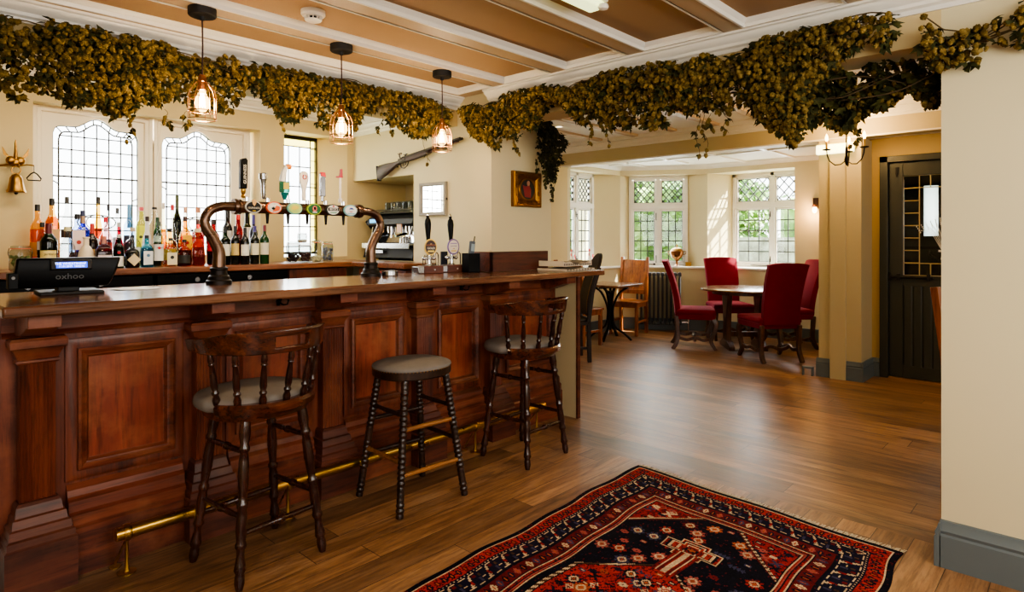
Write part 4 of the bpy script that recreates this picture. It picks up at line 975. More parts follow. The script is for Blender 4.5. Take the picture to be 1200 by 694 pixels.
for wa in (128, 8, -112):
    a = radians(wa); ca, sa = cos(a), sin(a)
    pts = [(q * ca, q * sa, z) for q, z in ((.01, .01), (.05, -.02), (.1, -.025), (.145, .01), (.165, .06), (.17, .10))]
    p = M().tube(pts, .006, 6).lathe([(.001, .1), (.034, .108), (.036, .116), (.01, .112)], (.17 * ca, .17 * sa, 0), 14).build('arm', MT['iron'], t)
    M().cyl((.17 * ca, .17 * sa, .11), (.17 * ca, .17 * sa, .185), .011, 10).build('candle_sleeve', P_((216, 176, 96)), p)
    M().lathe([(.008, .185), (.014, .205), (.012, .225), (.004, .248), (.001, .252)], (.17 * ca, .17 * sa, 0), 12).build('candle_bulb', MT['flame'], p)
l = bpy.data.lights.new('chandelier_light', 'POINT'); l.energy = 24; l.color = (1, .64, .26); l.shadow_soft_size = .12
o = bpy.data.objects.new('chandelier_light', l); C.objects.link(o); o.location = (cx, cy, cz + .3)

# ================================================================== BACK BAR
bk = M().prism([(-1.2, 4.28), (2.74, 4.28), (2.74, 3.62), (3.045, 3.62), (3.045, YB - .005), (-1.2, YB - .005)], 'z', 1.11, 1.15).build('back_counter_top', MT['backtop'], None, bevel=.006)
tag(bk, 'brown wooden back counter top carrying the bottles', 'counter')
for x0, x1, lb in ((.46, 1.34, 'black bottle cooler under the back counter, left of the beer font'), (1.36, 2.24, 'black bottle cooler under the back counter, behind the beer taps')):
    t = thing('bottle_cooler', lb, 'cooler', ((x0 + x1) / 2, 4.5, 0)); w = (x1 - x0) / 2
    M().box(-w, w, -.14, .22, .0, 1.1).build('cabinet', MT['black'], t, bevel=.004)
    for s in (-1, 1):
        d = M().box(min(0, s * w) + .006, max(0, s * w) - .006, -.18, -.142, .1, 1.02).build('door', MT['black'], t, bevel=.004)
        M().box(s * .03 - .01, s * .03 + .01, -.2, -.18, .5, .8).build('handle', MT['steel'], d)
    for q in (-.2, .15): M().cyl((q, -.145, 1.06), (q, -.155, 1.06), .016, 14).build('dial', MT['steel'], t)
t = thing('base_cabinet', 'reddish wooden cabinet under the right of the back counter', 'cabinet', (2.49, 4.5, 0))
M().box(-.24, .24, -.15, .22, 0, 1.1).build('carcass', MT['mahog'], t); M().box(-.22, .22, -.165, -.151, .08, 1.04).build('door', MT['mahogx'], t, bevel=.004)
t = thing('base_cabinet', 'brown wooden cabinet under the counter in front of the coffee machine', 'cabinet', (2.9, 3.95, 0))
M().box(-.13, .14, -.32, .28, 0, 1.1).build('carcass', MT['mahog'], t); M().box(-.142, -.131, -.3, .26, .08, 1.04).build('door', MT['mahogx'], t, bevel=.004)

# ------------------------------------------------------------------ bottles
def rounded(m, sx, sy, prof, p=5, n=24):
    return m.loft([[(x * r * sx, y * r * sy, z) for x, y in ell(1, 1, n, (0, 0), p)] for r, z in prof])
SH = {'tall': [(.9, 0), (1, .02), (1, .60), (.93, .66), (.55, .74), (.36, .79), (.33, .93)],
      'wine': [(.92, 0), (1, .02), (1, .60), (.93, .66), (.62, .72), (.38, .77), (.34, .97)],
      'squat': [(.92, 0), (1, .03), (1, .50), (.94, .60), (.70, .68), (.36, .74), (.32, .90)],
      'bell': [(.86, 0), (1, .05), (.98, .22), (.86, .45), (.58, .62), (.36, .70), (.33, .92)],
      'jug': [(.9, 0), (1, .04), (1, .38), (.86, .55), (.55, .68), (.34, .74), (.32, .95), (.4, .96), (.4, 1.0)],
      'slim': [(.9, 0), (1, .02), (1, .66), (.9, .72), (.5, .78), (.42, .93)]}
_rowk = {}
def bottle(label, px, y, top, wpx, shape, glass, liq=None, fill=.55, cap=(20, 20, 22), lab=None, lz=(.12, .45), sq=False, capz=.9, solid=False, mark=None, word=None, neck=None):
    _rowk[y] = k = _rowk.get(y, 0) + 1; wpx *= (1.0 if y == YA else 1.05) * (.89 if sum(_rowk.values()) - 1 in (4, 5, 6, 7, 12, 13, 14, 15, 19, 20, 23, 24, 25, 26, 29, 30, 34, 35) else 1); y += (.022 if k % 2 else -.018) * (.7 if y == YA else 1)
    X = onY(px, 300, y)[0]; d = X * _c + y * _s; h = HC + (YH - top) / F * d - 1.15; r = wpx / 2 / F * d
    t = thing('bottle', label, 'bottle', (X, y, 1.151), U(-.1, .1) + (.0 if sq else 0), 'spirit and wine bottles on the back counter')
    pr = [(q * r, z * h) for q, z in SH[shape]]
    def shp(pr_, m): return rounded(m, 1, .85, pr_) if sq else m.lathe(pr_, n=20)
    shp(pr, M()).build('glass_body', P_(glass, .15) if solid else G_(glass), t, smooth=40)
    if liq and not solid:
        zl = fill * h; pl = [(q * .93, z + .004) for q, z in pr if z < zl] ; q1 = [(a, b) for a, b in zip(pr, pr[1:]) if a[1] <= zl <= b[1]]
        if q1:
            a, b = q1[0]; k = (zl - a[1]) / (b[1] - a[1]); pl.append(((a[0] + (b[0] - a[0]) * k) * .93, zl))
        shp(pl, M()).build('liquor', L_(liq), t, smooth=40)
    rn = SH[shape][-1][0] * r * 1.12
    M().lathe([(rn, capz * h), (rn, h * .985), (rn * .9, h), (.001, h)], n=14).build('cap', P_(cap, .3), t)
    if neck: M().lathe([(rn * 1.04, (capz - .13) * h), (rn * .98, capz * h)], n=14).build('neck_band', P_(neck, .4), t)
    if lab:
        m = M(); a0 = radians(-110); n = 14; z0, z1 = lz[0] * h, lz[1] * h
        if sq:
            for k in (0, 1): m.v += [(-r * .82, -r * .86, z0), (r * .82, -r * .86, z0), (r * .82, -r * .86, z1), (-r * .82, -r * .86, z1)]
            m = M().box(-r * .8, r * .8, -r * .875, -r * .855, z0, z1)
        else: m.loft([[(1.012 * r * cos(a0 + radians(-62 + 124 * k / n)), 1.012 * r * sin(a0 + radians(-62 + 124 * k / n)), z) for k in range(n + 1)] for z in (z0, z1)], False, False)
        lo = m.build('label', P_(lab, .6), t, recalc=False)
        if mark:
            mk = M().loft([[(x, -r * (.9 if sq else 1.03), z) for x, z in ell(r * .3, r * .3, 16, (-.25 * r * (not sq), (z0 + z1) / 2 + mark[1] * h))], [(x, -r * (.88 if sq else .9), z) for x, z in ell(r * .3, r * .3, 16, (-.25 * r * (not sq), (z0 + z1) / 2 + mark[1] * h))]])
            mk.build('label_mark', P_(mark[0], .5), lo)
        if word: text('label_word', word, r * 2.0 / len(word) * 1.25, P_((60, 24, 20)), lo, (-.02 * r, -r * (.9 if sq else 1.03), z1 - .022), (radians(90), 0, radians(-14 if not sq else 0)))
    return t
YA, YM, YC = 4.37, 4.52, 4.66
AMB = (238, 170, 60)
bottle('green whiskey bottle with cream label and dark red neck behind the till', 57, YA, 262, 17, 'tall', (40, 110, 40), (30, 90, 30), .7, (96, 16, 30), (238, 214, 130), (.06, .42), word='JAMESON', neck=(96, 16, 30), mark=((90, 50, 40), -.03))
bottle('clear faceted bottle with white stopper right of the green whiskey', 79, YA, 266, 16, 'jug', (226, 230, 230), None, cap=(214, 204, 150), sq=True)
bottle('squat cream stoneware bottle behind the till', 101, YA, 278, 17, 'jug', (230, 210, 178), None, cap=(220, 200, 170), solid=True, capz=.97)
bottle('wine-red gin bottle with a diamond label and copper neck', 121.5, YA, 277, 17, 'squat', (150, 40, 60), (140, 30, 56), .55, (190, 110, 90), (224, 196, 190), (.12, .42), sq=True, neck=(190, 120, 100), mark=((170, 120, 110), 0))
bottle('green gin bottle with round red seal above a white label', 139, YA, 275, 12.5, 'squat', (30, 130, 50), (24, 110, 44), .62, (196, 196, 186), (236, 232, 220), (.05, .35), mark=((196, 30, 40), .26))
bottle('black apothecary bottle with big cream diamond label', 155, YA, 283, 16.5, 'squat', (16, 15, 16), None, cap=(22, 20, 20), solid=True)
bottle('pale blue gin bottle with white label', 172, YA, 276, 14, 'squat', (110, 196, 214), (90, 184, 206), .6, (24, 24, 28), (232, 236, 236), (.08, .5), sq=True, mark=((80, 120, 150), .08))
bottle('clear rum bottle with round red badge over white label', 186, YA, 260, 12, 'tall', (232, 238, 234), None, cap=(40, 60, 40), lab=(240, 238, 230), lz=(.14, .5), mark=((204, 36, 40), .10), word='BACARDI')
bottle('clear short bottle with cream and black label', 200, YA, 279, 13.5, 'squat', (220, 226, 220), None, cap=(24, 24, 24), lab=(232, 218, 178), lz=(.06, .48), sq=True, mark=((24, 24, 26), .05))
bottle('dark amber liqueur bottle with black label in the front row', 216, YA, 281, 14.5, 'squat', (210, 140, 60), (150, 60, 16), .6, (26, 22, 20), (40, 36, 30), (.12, .42))
bottle('ornate faceted decanter of red-amber spirit beside the beer font', 231.5, YA, 268, 14.5, 'jug', (240, 214, 170), (190, 60, 24), .5, (226, 206, 170), None, sq=True)
for px, tp, w, g, lab, lb, sld in ((264, 266, 10.8, (70, 120, 40), (232, 226, 206), 'green wine bottle with pale label just right of the font leg', False), (275.5, 265, 10.8, (18, 20, 16), (214, 184, 112), 'dark wine bottle with tan label', True), (287, 267, 11, (14, 14, 18), (240, 234, 222), 'dark wine bottle with tall white label', True), (298.5, 265, 11.5, (22, 26, 16), (236, 226, 190), 'dark wine bottle with cream label and violet neck', True), (310, 264, 11.5, (24, 60, 26), (226, 216, 190), 'green-black wine bottle with oval label, rightmost of the front row', True)):
    bottle(lb, px, YA, tp, w, 'wine', g, g, .7, (70, 60, 130) if 'violet' in lb else ((110, 30, 44) if 'oval' in lb else (26, 30, 36)), lab, (.24, .54), solid=sld, capz=.84)
bottle('tall amber whisky bottle with black cap, leftmost in the rear', 44, YM, 240, 14, 'tall', (250, 214, 150), AMB, .62, (20, 20, 22), (206, 130, 40), (.2, .42))
bottle('clear bottle with dark red liquor and black cap behind the green whiskey', 49.5, YA + .075, 261, 10, 'slim', (230, 220, 214), (70, 20, 20), .42, (22, 20, 22), (220, 216, 210), (.42, .6))
bottle('clear whisky bottle with pale label showing a red bird', 90.5, YM, 251, 15, 'tall', (190, 206, 230), (110, 40, 20), .3, (26, 20, 22), (240, 214, 208), (.34, .7), sq=True, mark=((176, 60, 50), -.04))
bottle('black coffee liqueur bottle with red cap and tan label', 108, YM, 262, 13, 'squat', (30, 18, 18), None, cap=(206, 40, 34), lab=(216, 170, 90), lz=(.1, .42), solid=True, neck=(206, 60, 40))
bottle('clear pink spirit bottle with bright red cap', 124, YM, 255, 13.5, 'squat', (250, 214, 214), (240, 150, 140), .5, (214, 28, 56), None, sq=True)
bottle('magenta liqueur bottle with silver cap', 139.5, YM, 261, 11, 'bell', (190, 40, 90), (170, 20, 80), .5, (190, 190, 190), None)
bottle('clear square bottle with white label and glass stopper', 155.5, YM, 267, 14.5, 'squat', (230, 232, 230), None, cap=(200, 180, 150), lab=(236, 234, 224), lz=(.2, .5), sq=True)
bottle('opaque white coconut liqueur bottle with dark cap', 172.5, YM, 254, 13, 'bell', (236, 230, 224), None, cap=(52, 32, 24), solid=True)
bottle('bright green liqueur bottle', 184.5, YM, 255, 9, 'slim', (60, 170, 70), (40, 150, 60), .7, (24, 60, 34), (226, 240, 226), (.5, .62))
bottle('short jar-like bottle of yellow liqueur with black lid', 199, YM, 268, 16, 'squat', (250, 214, 110), (240, 176, 40), .55, (24, 22, 20), (236, 190, 60), (.15, .45))
bottle('square bottle of orange liqueur with yellow label', 217, YM, 254, 14, 'squat', (246, 190, 80), (226, 110, 20), .6, (60, 20, 16), (240, 180, 40), (.3, .62), sq=True, mark=((176, 30, 30), 0))
bottle('red liqueur bottle with scarlet label behind the decanter', 232, YM, 258, 13, 'squat', (230, 90, 80), (206, 30, 36), .55, (70, 16, 20), (216, 40, 50), (.3, .58))
bottle('dark red aperitif bottle half hidden by the font leg', 250, YM, 258, 13, 'tall', (150, 30, 40), (140, 16, 30), .6, (30, 14, 16), (206, 40, 56), (.3, .6))
bottle('tall dark wine bottle standing behind the front wines', 266.5, YM, 245, 12, 'wine', (20, 18, 18), None, cap=(24, 22, 24), solid=True, capz=.84, lab=(230, 224, 214), lz=(.44, .6))
bottle('small bottle with scarlet pourer among the wines', 279, YM, 252, 11, 'slim', (200, 60, 50), (180, 30, 30), .6, (228, 40, 30), None)
bottle('olive wine bottle with broad cream label behind the front wines', 289.5, YC, 249, 14, 'wine', (110, 120, 30), (90, 100, 24), .7, (150, 150, 60), (240, 230, 214), (.45, .7))
bottle('slim violet-necked dark bottle behind the front wines', 297, YM, 252, 9, 'wine', (30, 28, 40), None, cap=(70, 60, 130), solid=True, capz=.8)
bottle('amber bourbon bottle with pale label against the left window frame', 61, YC, 233, 14, 'tall', (250, 218, 150), (240, 176, 70), .74, (26, 24, 22), (232, 190, 130), (.26, .56), sq=True)
bottle('frosted clear vodka bottle with black cap under the left window', 78.5, YC, 231, 13, 'tall', (238, 240, 240), None, cap=(60, 56, 50), lab=(60, 56, 54), lz=(.42, .54))
bottle('cobalt blue square gin bottle', 97, YC, 247, 16, 'squat', (20, 60, 190), (16, 50, 180), .66, (40, 50, 90), None, sq=True, neck=(196, 160, 120))
bottle('golden malt whisky bottle with black cap', 115, YC, 231, 11.5, 'bell', (250, 216, 120), (214, 130, 40), .55, (44, 38, 34), (240, 214, 190), (.12, .4))
bottle('clear bottle with dark blue label and black cap', 127, YC, 240, 8, 'tall', (232, 236, 240), None, cap=(40, 42, 54), lab=(40, 60, 96), lz=(.3, .44))
bottle('clear vodka bottle with grey cap', 137.5, YC, 244, 9.5, 'tall', (236, 238, 238), None, cap=(84, 84, 84), lab=(214, 220, 226), lz=(.3, .5))
bottle('pale bottle with long sky-blue neck wrap', 151.5, YC, 240, 11.5, 'tall', (206, 224, 240), None, cap=(110, 170, 220), lab=(52, 60, 76), lz=(.2, .5), capz=.62)
bottle('clear bottle with lime yellow label and pink cap', 165.5, YC, 243, 11, 'slim', (236, 240, 170), None, cap=(226, 90, 90), lab=(236, 236, 60), lz=(.3, .68), capz=.94, mark=((60, 70, 30), 0))
bottle('tall clear bottle with thin black cap by the window mullion', 181, YC, 243, 11, 'slim', (240, 238, 232), None, cap=(36, 34, 30), capz=.96)
bottle('slender bottle of yellow liqueur with clear neck', 191.5, YC, 238, 8, 'bell', (244, 240, 214), (246, 190, 40), .58, (214, 206, 190), None)
bottle('clear bottle of pale gold spirit with red cap', 202, YC, 240, 10, 'bell', (240, 238, 230), (236, 180, 90), .36, (206, 30, 50), None)
bottle('tall olive green bottle in the back row under the right window', 207.5, YC + .055, 229, 9, 'wine', (120, 130, 40), (96, 110, 30), .7, (70, 76, 40), None, capz=.7)
bottle('clear bottle with cork stopper behind the orange liqueur', 217.5, YC - .01, 243, 11, 'bell', (240, 236, 228), None, cap=(206, 160, 130))
bottle('clear bottle with copper stopper and red label in the back row', 232, YC, 243, 14, 'bell', (238, 232, 224), None, cap=(204, 140, 110), lab=(214, 50, 60), lz=(.36, .56))
b0 = [o for o in C.objects if o.get('label', '').startswith('black apothecary')][0]
lo = M().loft([[(-.035, -.047, .05), (0, -.047, .012), (.035, -.047, .05), (0, -.047, .088)], [(-.035, -.03, .05), (0, -.03, .012), (.035, -.03, .05), (0, -.03, .088)]]).build('label', P_((224, 204, 160), .6), b0, label='cream diamond label')
# ------------------------------------------------------------------ jars
def jar(label, px, y, z0, top, wpx, fillc, fz, group='kilner jars on the back counter'):
    X = onY(px, 300, y)[0]; d = X * _c + y * _s; h = HC + (YH - top) / F * d - z0; r = wpx / 2 / F * d
    t = thing('glass_jar', label, 'jar', (X, y, z0 + .001), 0, group)
    M().lathe([(r * .9, 0), (r, .01), (r, h * .74), (r * .8, h * .84), (r * .8, h * .88)], n=22).build('jar_body', MT['tumbler'], t)
    M().lathe([(r * .8, h * .885), (r * .88, h * .9), (r * .88, h * .97), (r * .6, h), (.001, h)], n=22).build('lid', MT['tumbler'], t)
    M().lathe([(r * .8, h * .86), (r * .9, h * .862), (r * .9, h * .885), (r * .8, h * .887)], n=22).build('rubber_seal', P_((214, 96, 60)), t)
    m = M(); n = int(60)
    for k in range(n): a = U(0, 6.28); q = r * .82 * sqrt(R()); m.ball((q * cos(a), q * sin(a), .012 + U(0, fz * h)), U(.008, .013), 6, 4)
    o = m.build('contents', P_(fillc, .6), t); o['kind'] = 'stuff'
    for q in (-1, 1): M().tube([(q * r * .9, .0, h * .5), (q * r * 1.06, 0, h * .7), (q * r * .95, 0, h * .9)], .002, 5).build('wire_clip', MT['steel'], t)
    return t, h
jar('glass clip jar of green leaves beside the till', 24, 4.37, 1.15, 288, 22, (110, 120, 60), .5)
jar('glass jar of dark beans under the narrow window', 343, 4.5, 1.15, 283, 15, (40, 26, 22), .3)
j2, hh = jar('glass jar of brown nuts with a smaller jar on top', 357.5, 4.5, 1.15, 285, 14, (84, 44, 32), .36)
jar('small empty clip jar stacked on the jar of nuts', 354, 4.5, 1.152 + hh, 273, 11, (220, 214, 200), .05)
jar('glass jar with a little pale popcorn inside', 370.5, 4.5, 1.15, 281, 12, (236, 222, 176), .14)
jar('glass jar stuffed with foil wrappers, rightmost of the jars', 384, 4.5, 1.15, 283, 13, (140, 140, 156), .6)
# ================================================================== BEER FONT
fx = 1.75; t = thing('beer_font', 'dark bronze beer font bridge with six taps and oval badges', 'beer taps', (fx, 3.25, 1.10))
def FB(m, n, mat, par=None, **k): 
    o = m.build(n, MT[mat] if isinstance(mat, str) else mat, t, world=True, **k)
    if par is not None: o.parent = par
    return o
def smoothpath(P, n=8):
    out = []
    for i in range(len(P) - 1):
        p0, p1, p2, p3 = [Vector(P[max(0, min(len(P) - 1, i + k))]) for k in (-1, 0, 1, 2)]
        for j in range(n):
            q = j / n; out.append(.5 * ((2 * p1) + (p2 - p0) * q + (2 * p0 - 5 * p1 + 4 * p2 - p3) * q * q + (3 * p1 - p0 - 3 * p2 + p3) * q ** 3))
    out.append(Vector(P[-1])); return out
zc_ = 1.497
for s, bx in ((-1, 1.30), (1, 2.212)):
    P = [(bx, 3.25, 1.13), (bx, 3.25, 1.2), (bx, 3.25, 1.265), (bx + s * .025, 3.25, 1.325), (bx + s * .062, 3.25, 1.385), (bx + s * .068, 3.25, 1.43), (bx + s * .04, 3.25, 1.475), (bx - s * .015, 3.25, 1.496), (bx - s * .075, 3.25, zc_)]
    pp = smoothpath(P); n = len(pp); rr = [.034 - .010 * min(1, i / (n * .55)) for i in range(n)]
    FB(M().tube(pp, rr, 18), 'swan_neck', 'bronze', smooth=60)
    FB(M().lathe([(.062, 1.10), (.062, 1.118), (.054, 1.124), (.05, 1.14), (.042, 1.148), (.04, 1.17), (.043, 1.174), (.043, 1.182), (.035, 1.187)], (bx, 3.25, 0), 24), 'base_flange', 'iron')
FB(M().turned((1.372, 3.25, zc_), (2.14, 3.25, zc_), [(0, .026), (0, .04), (.018, .042), (.02, .034), (.03, .034), (.03, .04), (.045, .04), (.047, .032), (.95, .032), (.953, .04), (.968, .04), (.97, .034), (.98, .042), (1, .04), (1, .026)], 24), 'crossbar', 'bronze')
BXS = [1.459, 1.571, 1.69, 1.806, 1.924, 2.041]
BAD = [((14, 14, 16), (214, 210, 200)), ((236, 226, 214), (226, 90, 40)), ((190, 216, 120), (120, 190, 180)), ((30, 96, 56), (170, 196, 60)), ((238, 238, 232), (40, 44, 44)), ((240, 240, 240), (140, 200, 216))]
def disc(cx, y, z, rx, rz, th=.006, n=28): return M().loft([[(cx + a, y + th, z + b) for a, b in ell(rx, rz, n)], [(cx + a, y, z + b) for a, b in ell(rx, rz, n)]])
for i, bx in enumerate(BXS):
    tp = FB(M().cyl((bx, 3.215, zc_), (bx, 3.29, zc_), .014, 14).cyl((bx, 3.285, zc_ - .03), (bx, 3.285, zc_ + .055), .011, 12), 'tap', 'chrome')
    FB(M().cyl((bx, 3.285, zc_ - .03), (bx, 3.285, zc_ - .085), .010, 12, .006), 'spout', 'iron', tp)
    face, rim = BAD[i]
    FB(disc(bx, 3.205, zc_, .043, .033, .012), 'badge_rim', P_(rim, .55), tp); FB(disc(bx, 3.201, zc_, .037, .027, .004), 'badge', P_(face, .7), tp)
    def word(s, sz, mat, dx=0, dz=0): text('badge_lettering', s, sz, mat, tp, (bx - fx + dx, 3.1995 - 3.25, zc_ - 1.10 + dz))
    def shape(pts, c): FB(M().loft([[(bx + a, 3.2005, zc_ + b) for a, b in pts], [(bx + a, 3.1985, zc_ + b) for a, b in pts]]), 'badge_emblem', P_(c, .4), tp)
    hx = bx - .018; hy = 3.29; hz = zc_ + .05
    if i == 0:
        word('GUINNESS', .0135, P_((226, 220, 204)), 0, -.006)
        shape([(-.012, .036), (.0, .040), (.013, .035), (.011, .02), (.002, .004), (-.007, .014)], (214, 170, 110)); FB(M().box(bx - .008, bx + .008, 3.1985, 3.2, zc_ - .022, zc_ - .018), 'badge_stripe', P_((200, 170, 40)), tp)
        FB(M().lathe([(.009, 0), (.012, .01), (.008, .02), (.013, .03), (.013, .045), (.009, .05)], (hx, hy, hz), 14), 'handle_ferrule', 'brass', tp)
        h = FB(M().prism([(hx - .019, hz + .045), (hx + .017, hz + .05), (hx + .02, hz + .20), (hx + .012, hz + .212), (hx - .014, hz + .205), (hx - .018, hz + .19)], 'y', hy - .014, hy + .014), 'handle', 'black', tp, bevel=.004)
        text('handle_lettering', 'GUINNESS', .022, P_((232, 228, 216)), tp, (hx - fx + .004, hy - .0155 - 3.25, hz + .125 - 1.10), (radians(90), radians(-90), 0))
    elif i == 1:
        shape([(-.03, .0), (-.012, .016), (.004, .006), (.0, -.012), (-.02, -.014)], (240, 236, 226)); shape([(.008, .012), (.03, .004), (.026, -.014), (.004, -.02), (-.012, -.021)], (230, 100, 40)); shape([(-.02, -.004), (-.006, .004), (.002, -.006), (-.01, -.012)], (214, 60, 40))
        h = FB(M().turned((hx, hy, hz), (hx - .004, hy, hz + .14), [(0, .008), (.1, .011), (.35, .012), (.6, .013), (.75, .017), (.76, .021), (.97, .021), (1, .017)], 16), 'handle', 'steel', tp)
    elif i == 2:
        shape([(-.026, -.004), (-.018, .012), (-.004, .016), (.012, .014), (.022, .004), (.01, -.004), (-.008, -.01)], (230, 214, 70))
        h = FB(M().loft([[(hx + dx + a, hy + b, hz + z) for a, b in ell(r, r * .8, 16)] for z, r, dx in ((0, .008, 0), (.02, .016, 0), (.04, .022, 0))]), 'handle', P_((20, 110, 110), .2), tp)
        FB(M().box(hx - .024, hx + .024, hy - .018, hy + .018, hz + .042, hz + .102), 'glass_block', L_((120, 190, 180)), tp, bevel=.004); FB(M().box(hx - .015, hx + .018, hy - .0195, hy - .018, hz + .058, hz + .096), 'block_label', P_((206, 186, 70)), tp)
        FB(M().tube(smoothpath([(hx - .012, hy, hz + .10), (hx - .006, hy, hz + .14), (hx + .004, hy, hz + .175), (hx + .02, hy, hz + .192)]), [.019 - .0004 * k for k in range(25)], 14), 'bottle_neck', P_((222, 222, 214), .25), tp); FB(M().cyl((hx + .008, hy, hz + .188), (hx + .036, hy, hz + .186), .014, 14), 'bottle_top', P_((236, 140, 40)), tp)
    elif i == 3:
        shape(ell(.013, .017, 20, (-.001, .002)), (226, 120, 110)); shape([(-.007, .012), (.006, .012), (.006, .0), (-.0005, -.008), (-.007, .0)], (240, 226, 220)); FB(M().box(bx - .014, bx + .014, 3.1985, 3.2, zc_ - .02, zc_ - .015), 'badge_stripe', P_((226, 230, 220)), tp)
        pr = [(.010, 0), (.012, .03), (.010, .05), (.016, .08), (.026, .115), (.028, .135), (.022, .158), (.010, .168)]
        FB(M().loft([[(hx - r, hy - .008, hz + z), (hx + r, hy - .008, hz + z), (hx + r, hy + .008, hz + z), (hx - r, hy + .008, hz + z)] for r, z in pr]), 'handle', P_((236, 226, 212), .3), tp, bevel=.005); FB(M().tube([(hx + .011 * cos(a), hy - .0095, hz + .135 + .012 * sin(a)) for a in [radians(110 + 32 * k) for k in range(11)]], .003, 5), 'handle_emblem', P_((190, 50, 44)), tp)
    elif i == 4:
        FB(M().box(bx - .034, bx + .034, 3.1985, 3.2005, zc_ - .006, zc_ + .012), 'badge_stripe', P_((18, 18, 20)), tp)
        text('badge_lettering', "BECK'S", .0175, P_((240, 240, 236)), tp, (bx - fx, 3.1975 - 3.25, zc_ - 1.10 + .003)); FB(M().box(bx - .02, bx + .02, 3.1985, 3.2, zc_ - .018, zc_ - .013), 'badge_stripe', P_((60, 160, 110)), tp); shape([(-.006, .016), (.006, .016), (.004, .025), (-.004, .025)], (206, 60, 60))
        FB(M().box(hx - .017, hx + .017, hy - .008, hy + .008, hz + .03, hz + .165).cyl((hx, hy, hz), (hx, hy, hz + .035), .009), 'handle', 'steel', tp, bevel=.004); FB(M().prism([(hx - .017, hz + .15), (hx + .017, hz + .145), (hx + .012, hz + .17), (hx - .012, hz + .172)], 'y', hy - .010, hy + .010), 'handle_top', P_((206, 60, 66)), tp)
    else:
        shape([(-.016, .006), (-.006, .016), (.008, .016), (.018, .006)], (60, 80, 160)); word('lager', .012, P_((190, 50, 60)), 0, -.006); FB(M().box(bx - .022, bx + .022, 3.1985, 3.2, zc_ - .02, zc_ - .016), 'badge_stripe', P_((110, 190, 210)), tp)
        FB(M().turned((hx, hy, hz), (hx, hy, hz + .15), [(0, .010), (.12, .011), (.2, .006)] + [(.2 + .1 * k, .0062 if k % 2 else .0074) for k in range(1, 8)] + [(1, .006)], 12), 'handle', P_((232, 222, 214), .35), tp); FB(M().box(hx - .024, hx + .012, hy - .01, hy + .01, hz + .148, hz + .156).prism([(hx - .006, hz + .156), (hx + .012, hz + .156), (hx + .01, hz + .20), (hx + .002, hz + .20), (hx + .0, hz + .176)], 'y', hy - .008, hy + .008), 'handle_boot', P_((180, 50, 70)), tp)
# ------------------------------------------------------------------ till and things on the bar
T0 = (.64, 3.14, 1.10)
t = thing('till', 'black touch till seen from behind with a small blue customer display', 'till', T0, radians(-4))
M().box(-.10, .12, -.06, .16, 0, .012).box(-.035, .04, -.0, .1, .01, .06).build('stand', MT['blackm'], t, bevel=.004)
m = M().loft([[(x, y, z) for x, y, z in ((-.165, -.03, .03), (.14, -.03, .03), (.14, .05, .03), (-.165, .05, .03))], [(x, y, z) for x, y, z in ((-.18, -.05, .09), (.165, -.05, .09), (.165, .04, .09), (-.18, .04, .09))], [(x, y, z) for x, y, z in ((-.172, -.04, .152), (.185, -.04, .152), (.185, .01, .152), (-.172, .01, .152))]])
m.build('screen_back', MT['black'], t, bevel=.008)
d_ = M().prism([(-.05, .10), (-.068, .105), (-.062, .142), (-.045, .146)], 'x', -.065, .075).build('customer_display', MT['blackm'], t, bevel=.003)
M().loft([[(-.048, -.0665, .111), (.058, -.0665, .111), (.058, -.0634, .135), (-.048, -.0634, .135)], [(-.048, -.068, .1108), (.058, -.068, .1108), (.058, -.065, .1352), (-.048, -.065, .1352)]]).build('display_screen', emit('blue_lcd', (40, 84, 232), 1.6), d_, smooth=0)
TX = emit('lcd_text', (214, 232, 255), 2.2)
text('display_lettering', 'THE WHEATSHEAF', .0125, TX, d_, (-.0, -.0672, .128), (radians(83), 0, 0)); text('display_lettering', '11.01.2019  18:02:46', .0105, TX, d_, (.004, -.0688, .117), (radians(83), 0, 0))
text('maker_lettering', 'oxhoo', .034, P_((92, 92, 94)), t, (.0, -.0513, .075), (radians(94), 0, 0), sx=1.1)
M().box(-.2, -.165, -.05, .03, .03, .095).build('card_reader', MT['black'], t, bevel=.004); M().cyl((-.183, -.052, .075), (-.183, -.05, .075), .006, 12).build('badge', P_((150, 150, 150)), t)
for k, (ox, oy, rz, ll) in enumerate(((.9, 3.22, .2, 'sheet of white paper on the bar top right of the till, uppermost'), (.93, 3.19, -.1, 'white paper slip under another sheet beside the till'))):
    o = M().cbox((0, 0, .001), (.15, .10, .0016)).build('paper_slip', P_((236, 236, 232), .7), None, smooth=0); o.location = (ox, oy, 1.1012 + (.002 if k == 0 else 0)); o.rotation_euler = (0, 0, rz); tag(o, ll, 'paper')
o = thing('bar_dish', 'small round steel dish on the bar top beside the right font leg', 'dish', (2.33, 3.22, 1.10))
M().lathe([(.05, 0), (.052, .004), (.05, .028), (.046, .03), (.043, .008), (.001, .006)], n=24).build('bowl', MT['steel'], o); M().box(-.02, .03, -.01, .01, .028, .034).build('rest_bar', MT['steel'], o)
o = M().loft([[(a * k, b * k, z) for a, b in ell(.018, .013, 14)] for k, z in ((.8, 0), (1, .004), (1, .016), (.7, .022))]).build('bottle_stopper', P_((206, 30, 36), .3), None); o.location = (2.325, 3.325, 1.101); tag(o, 'small red stopper by the foot of the right font leg', 'stopper')

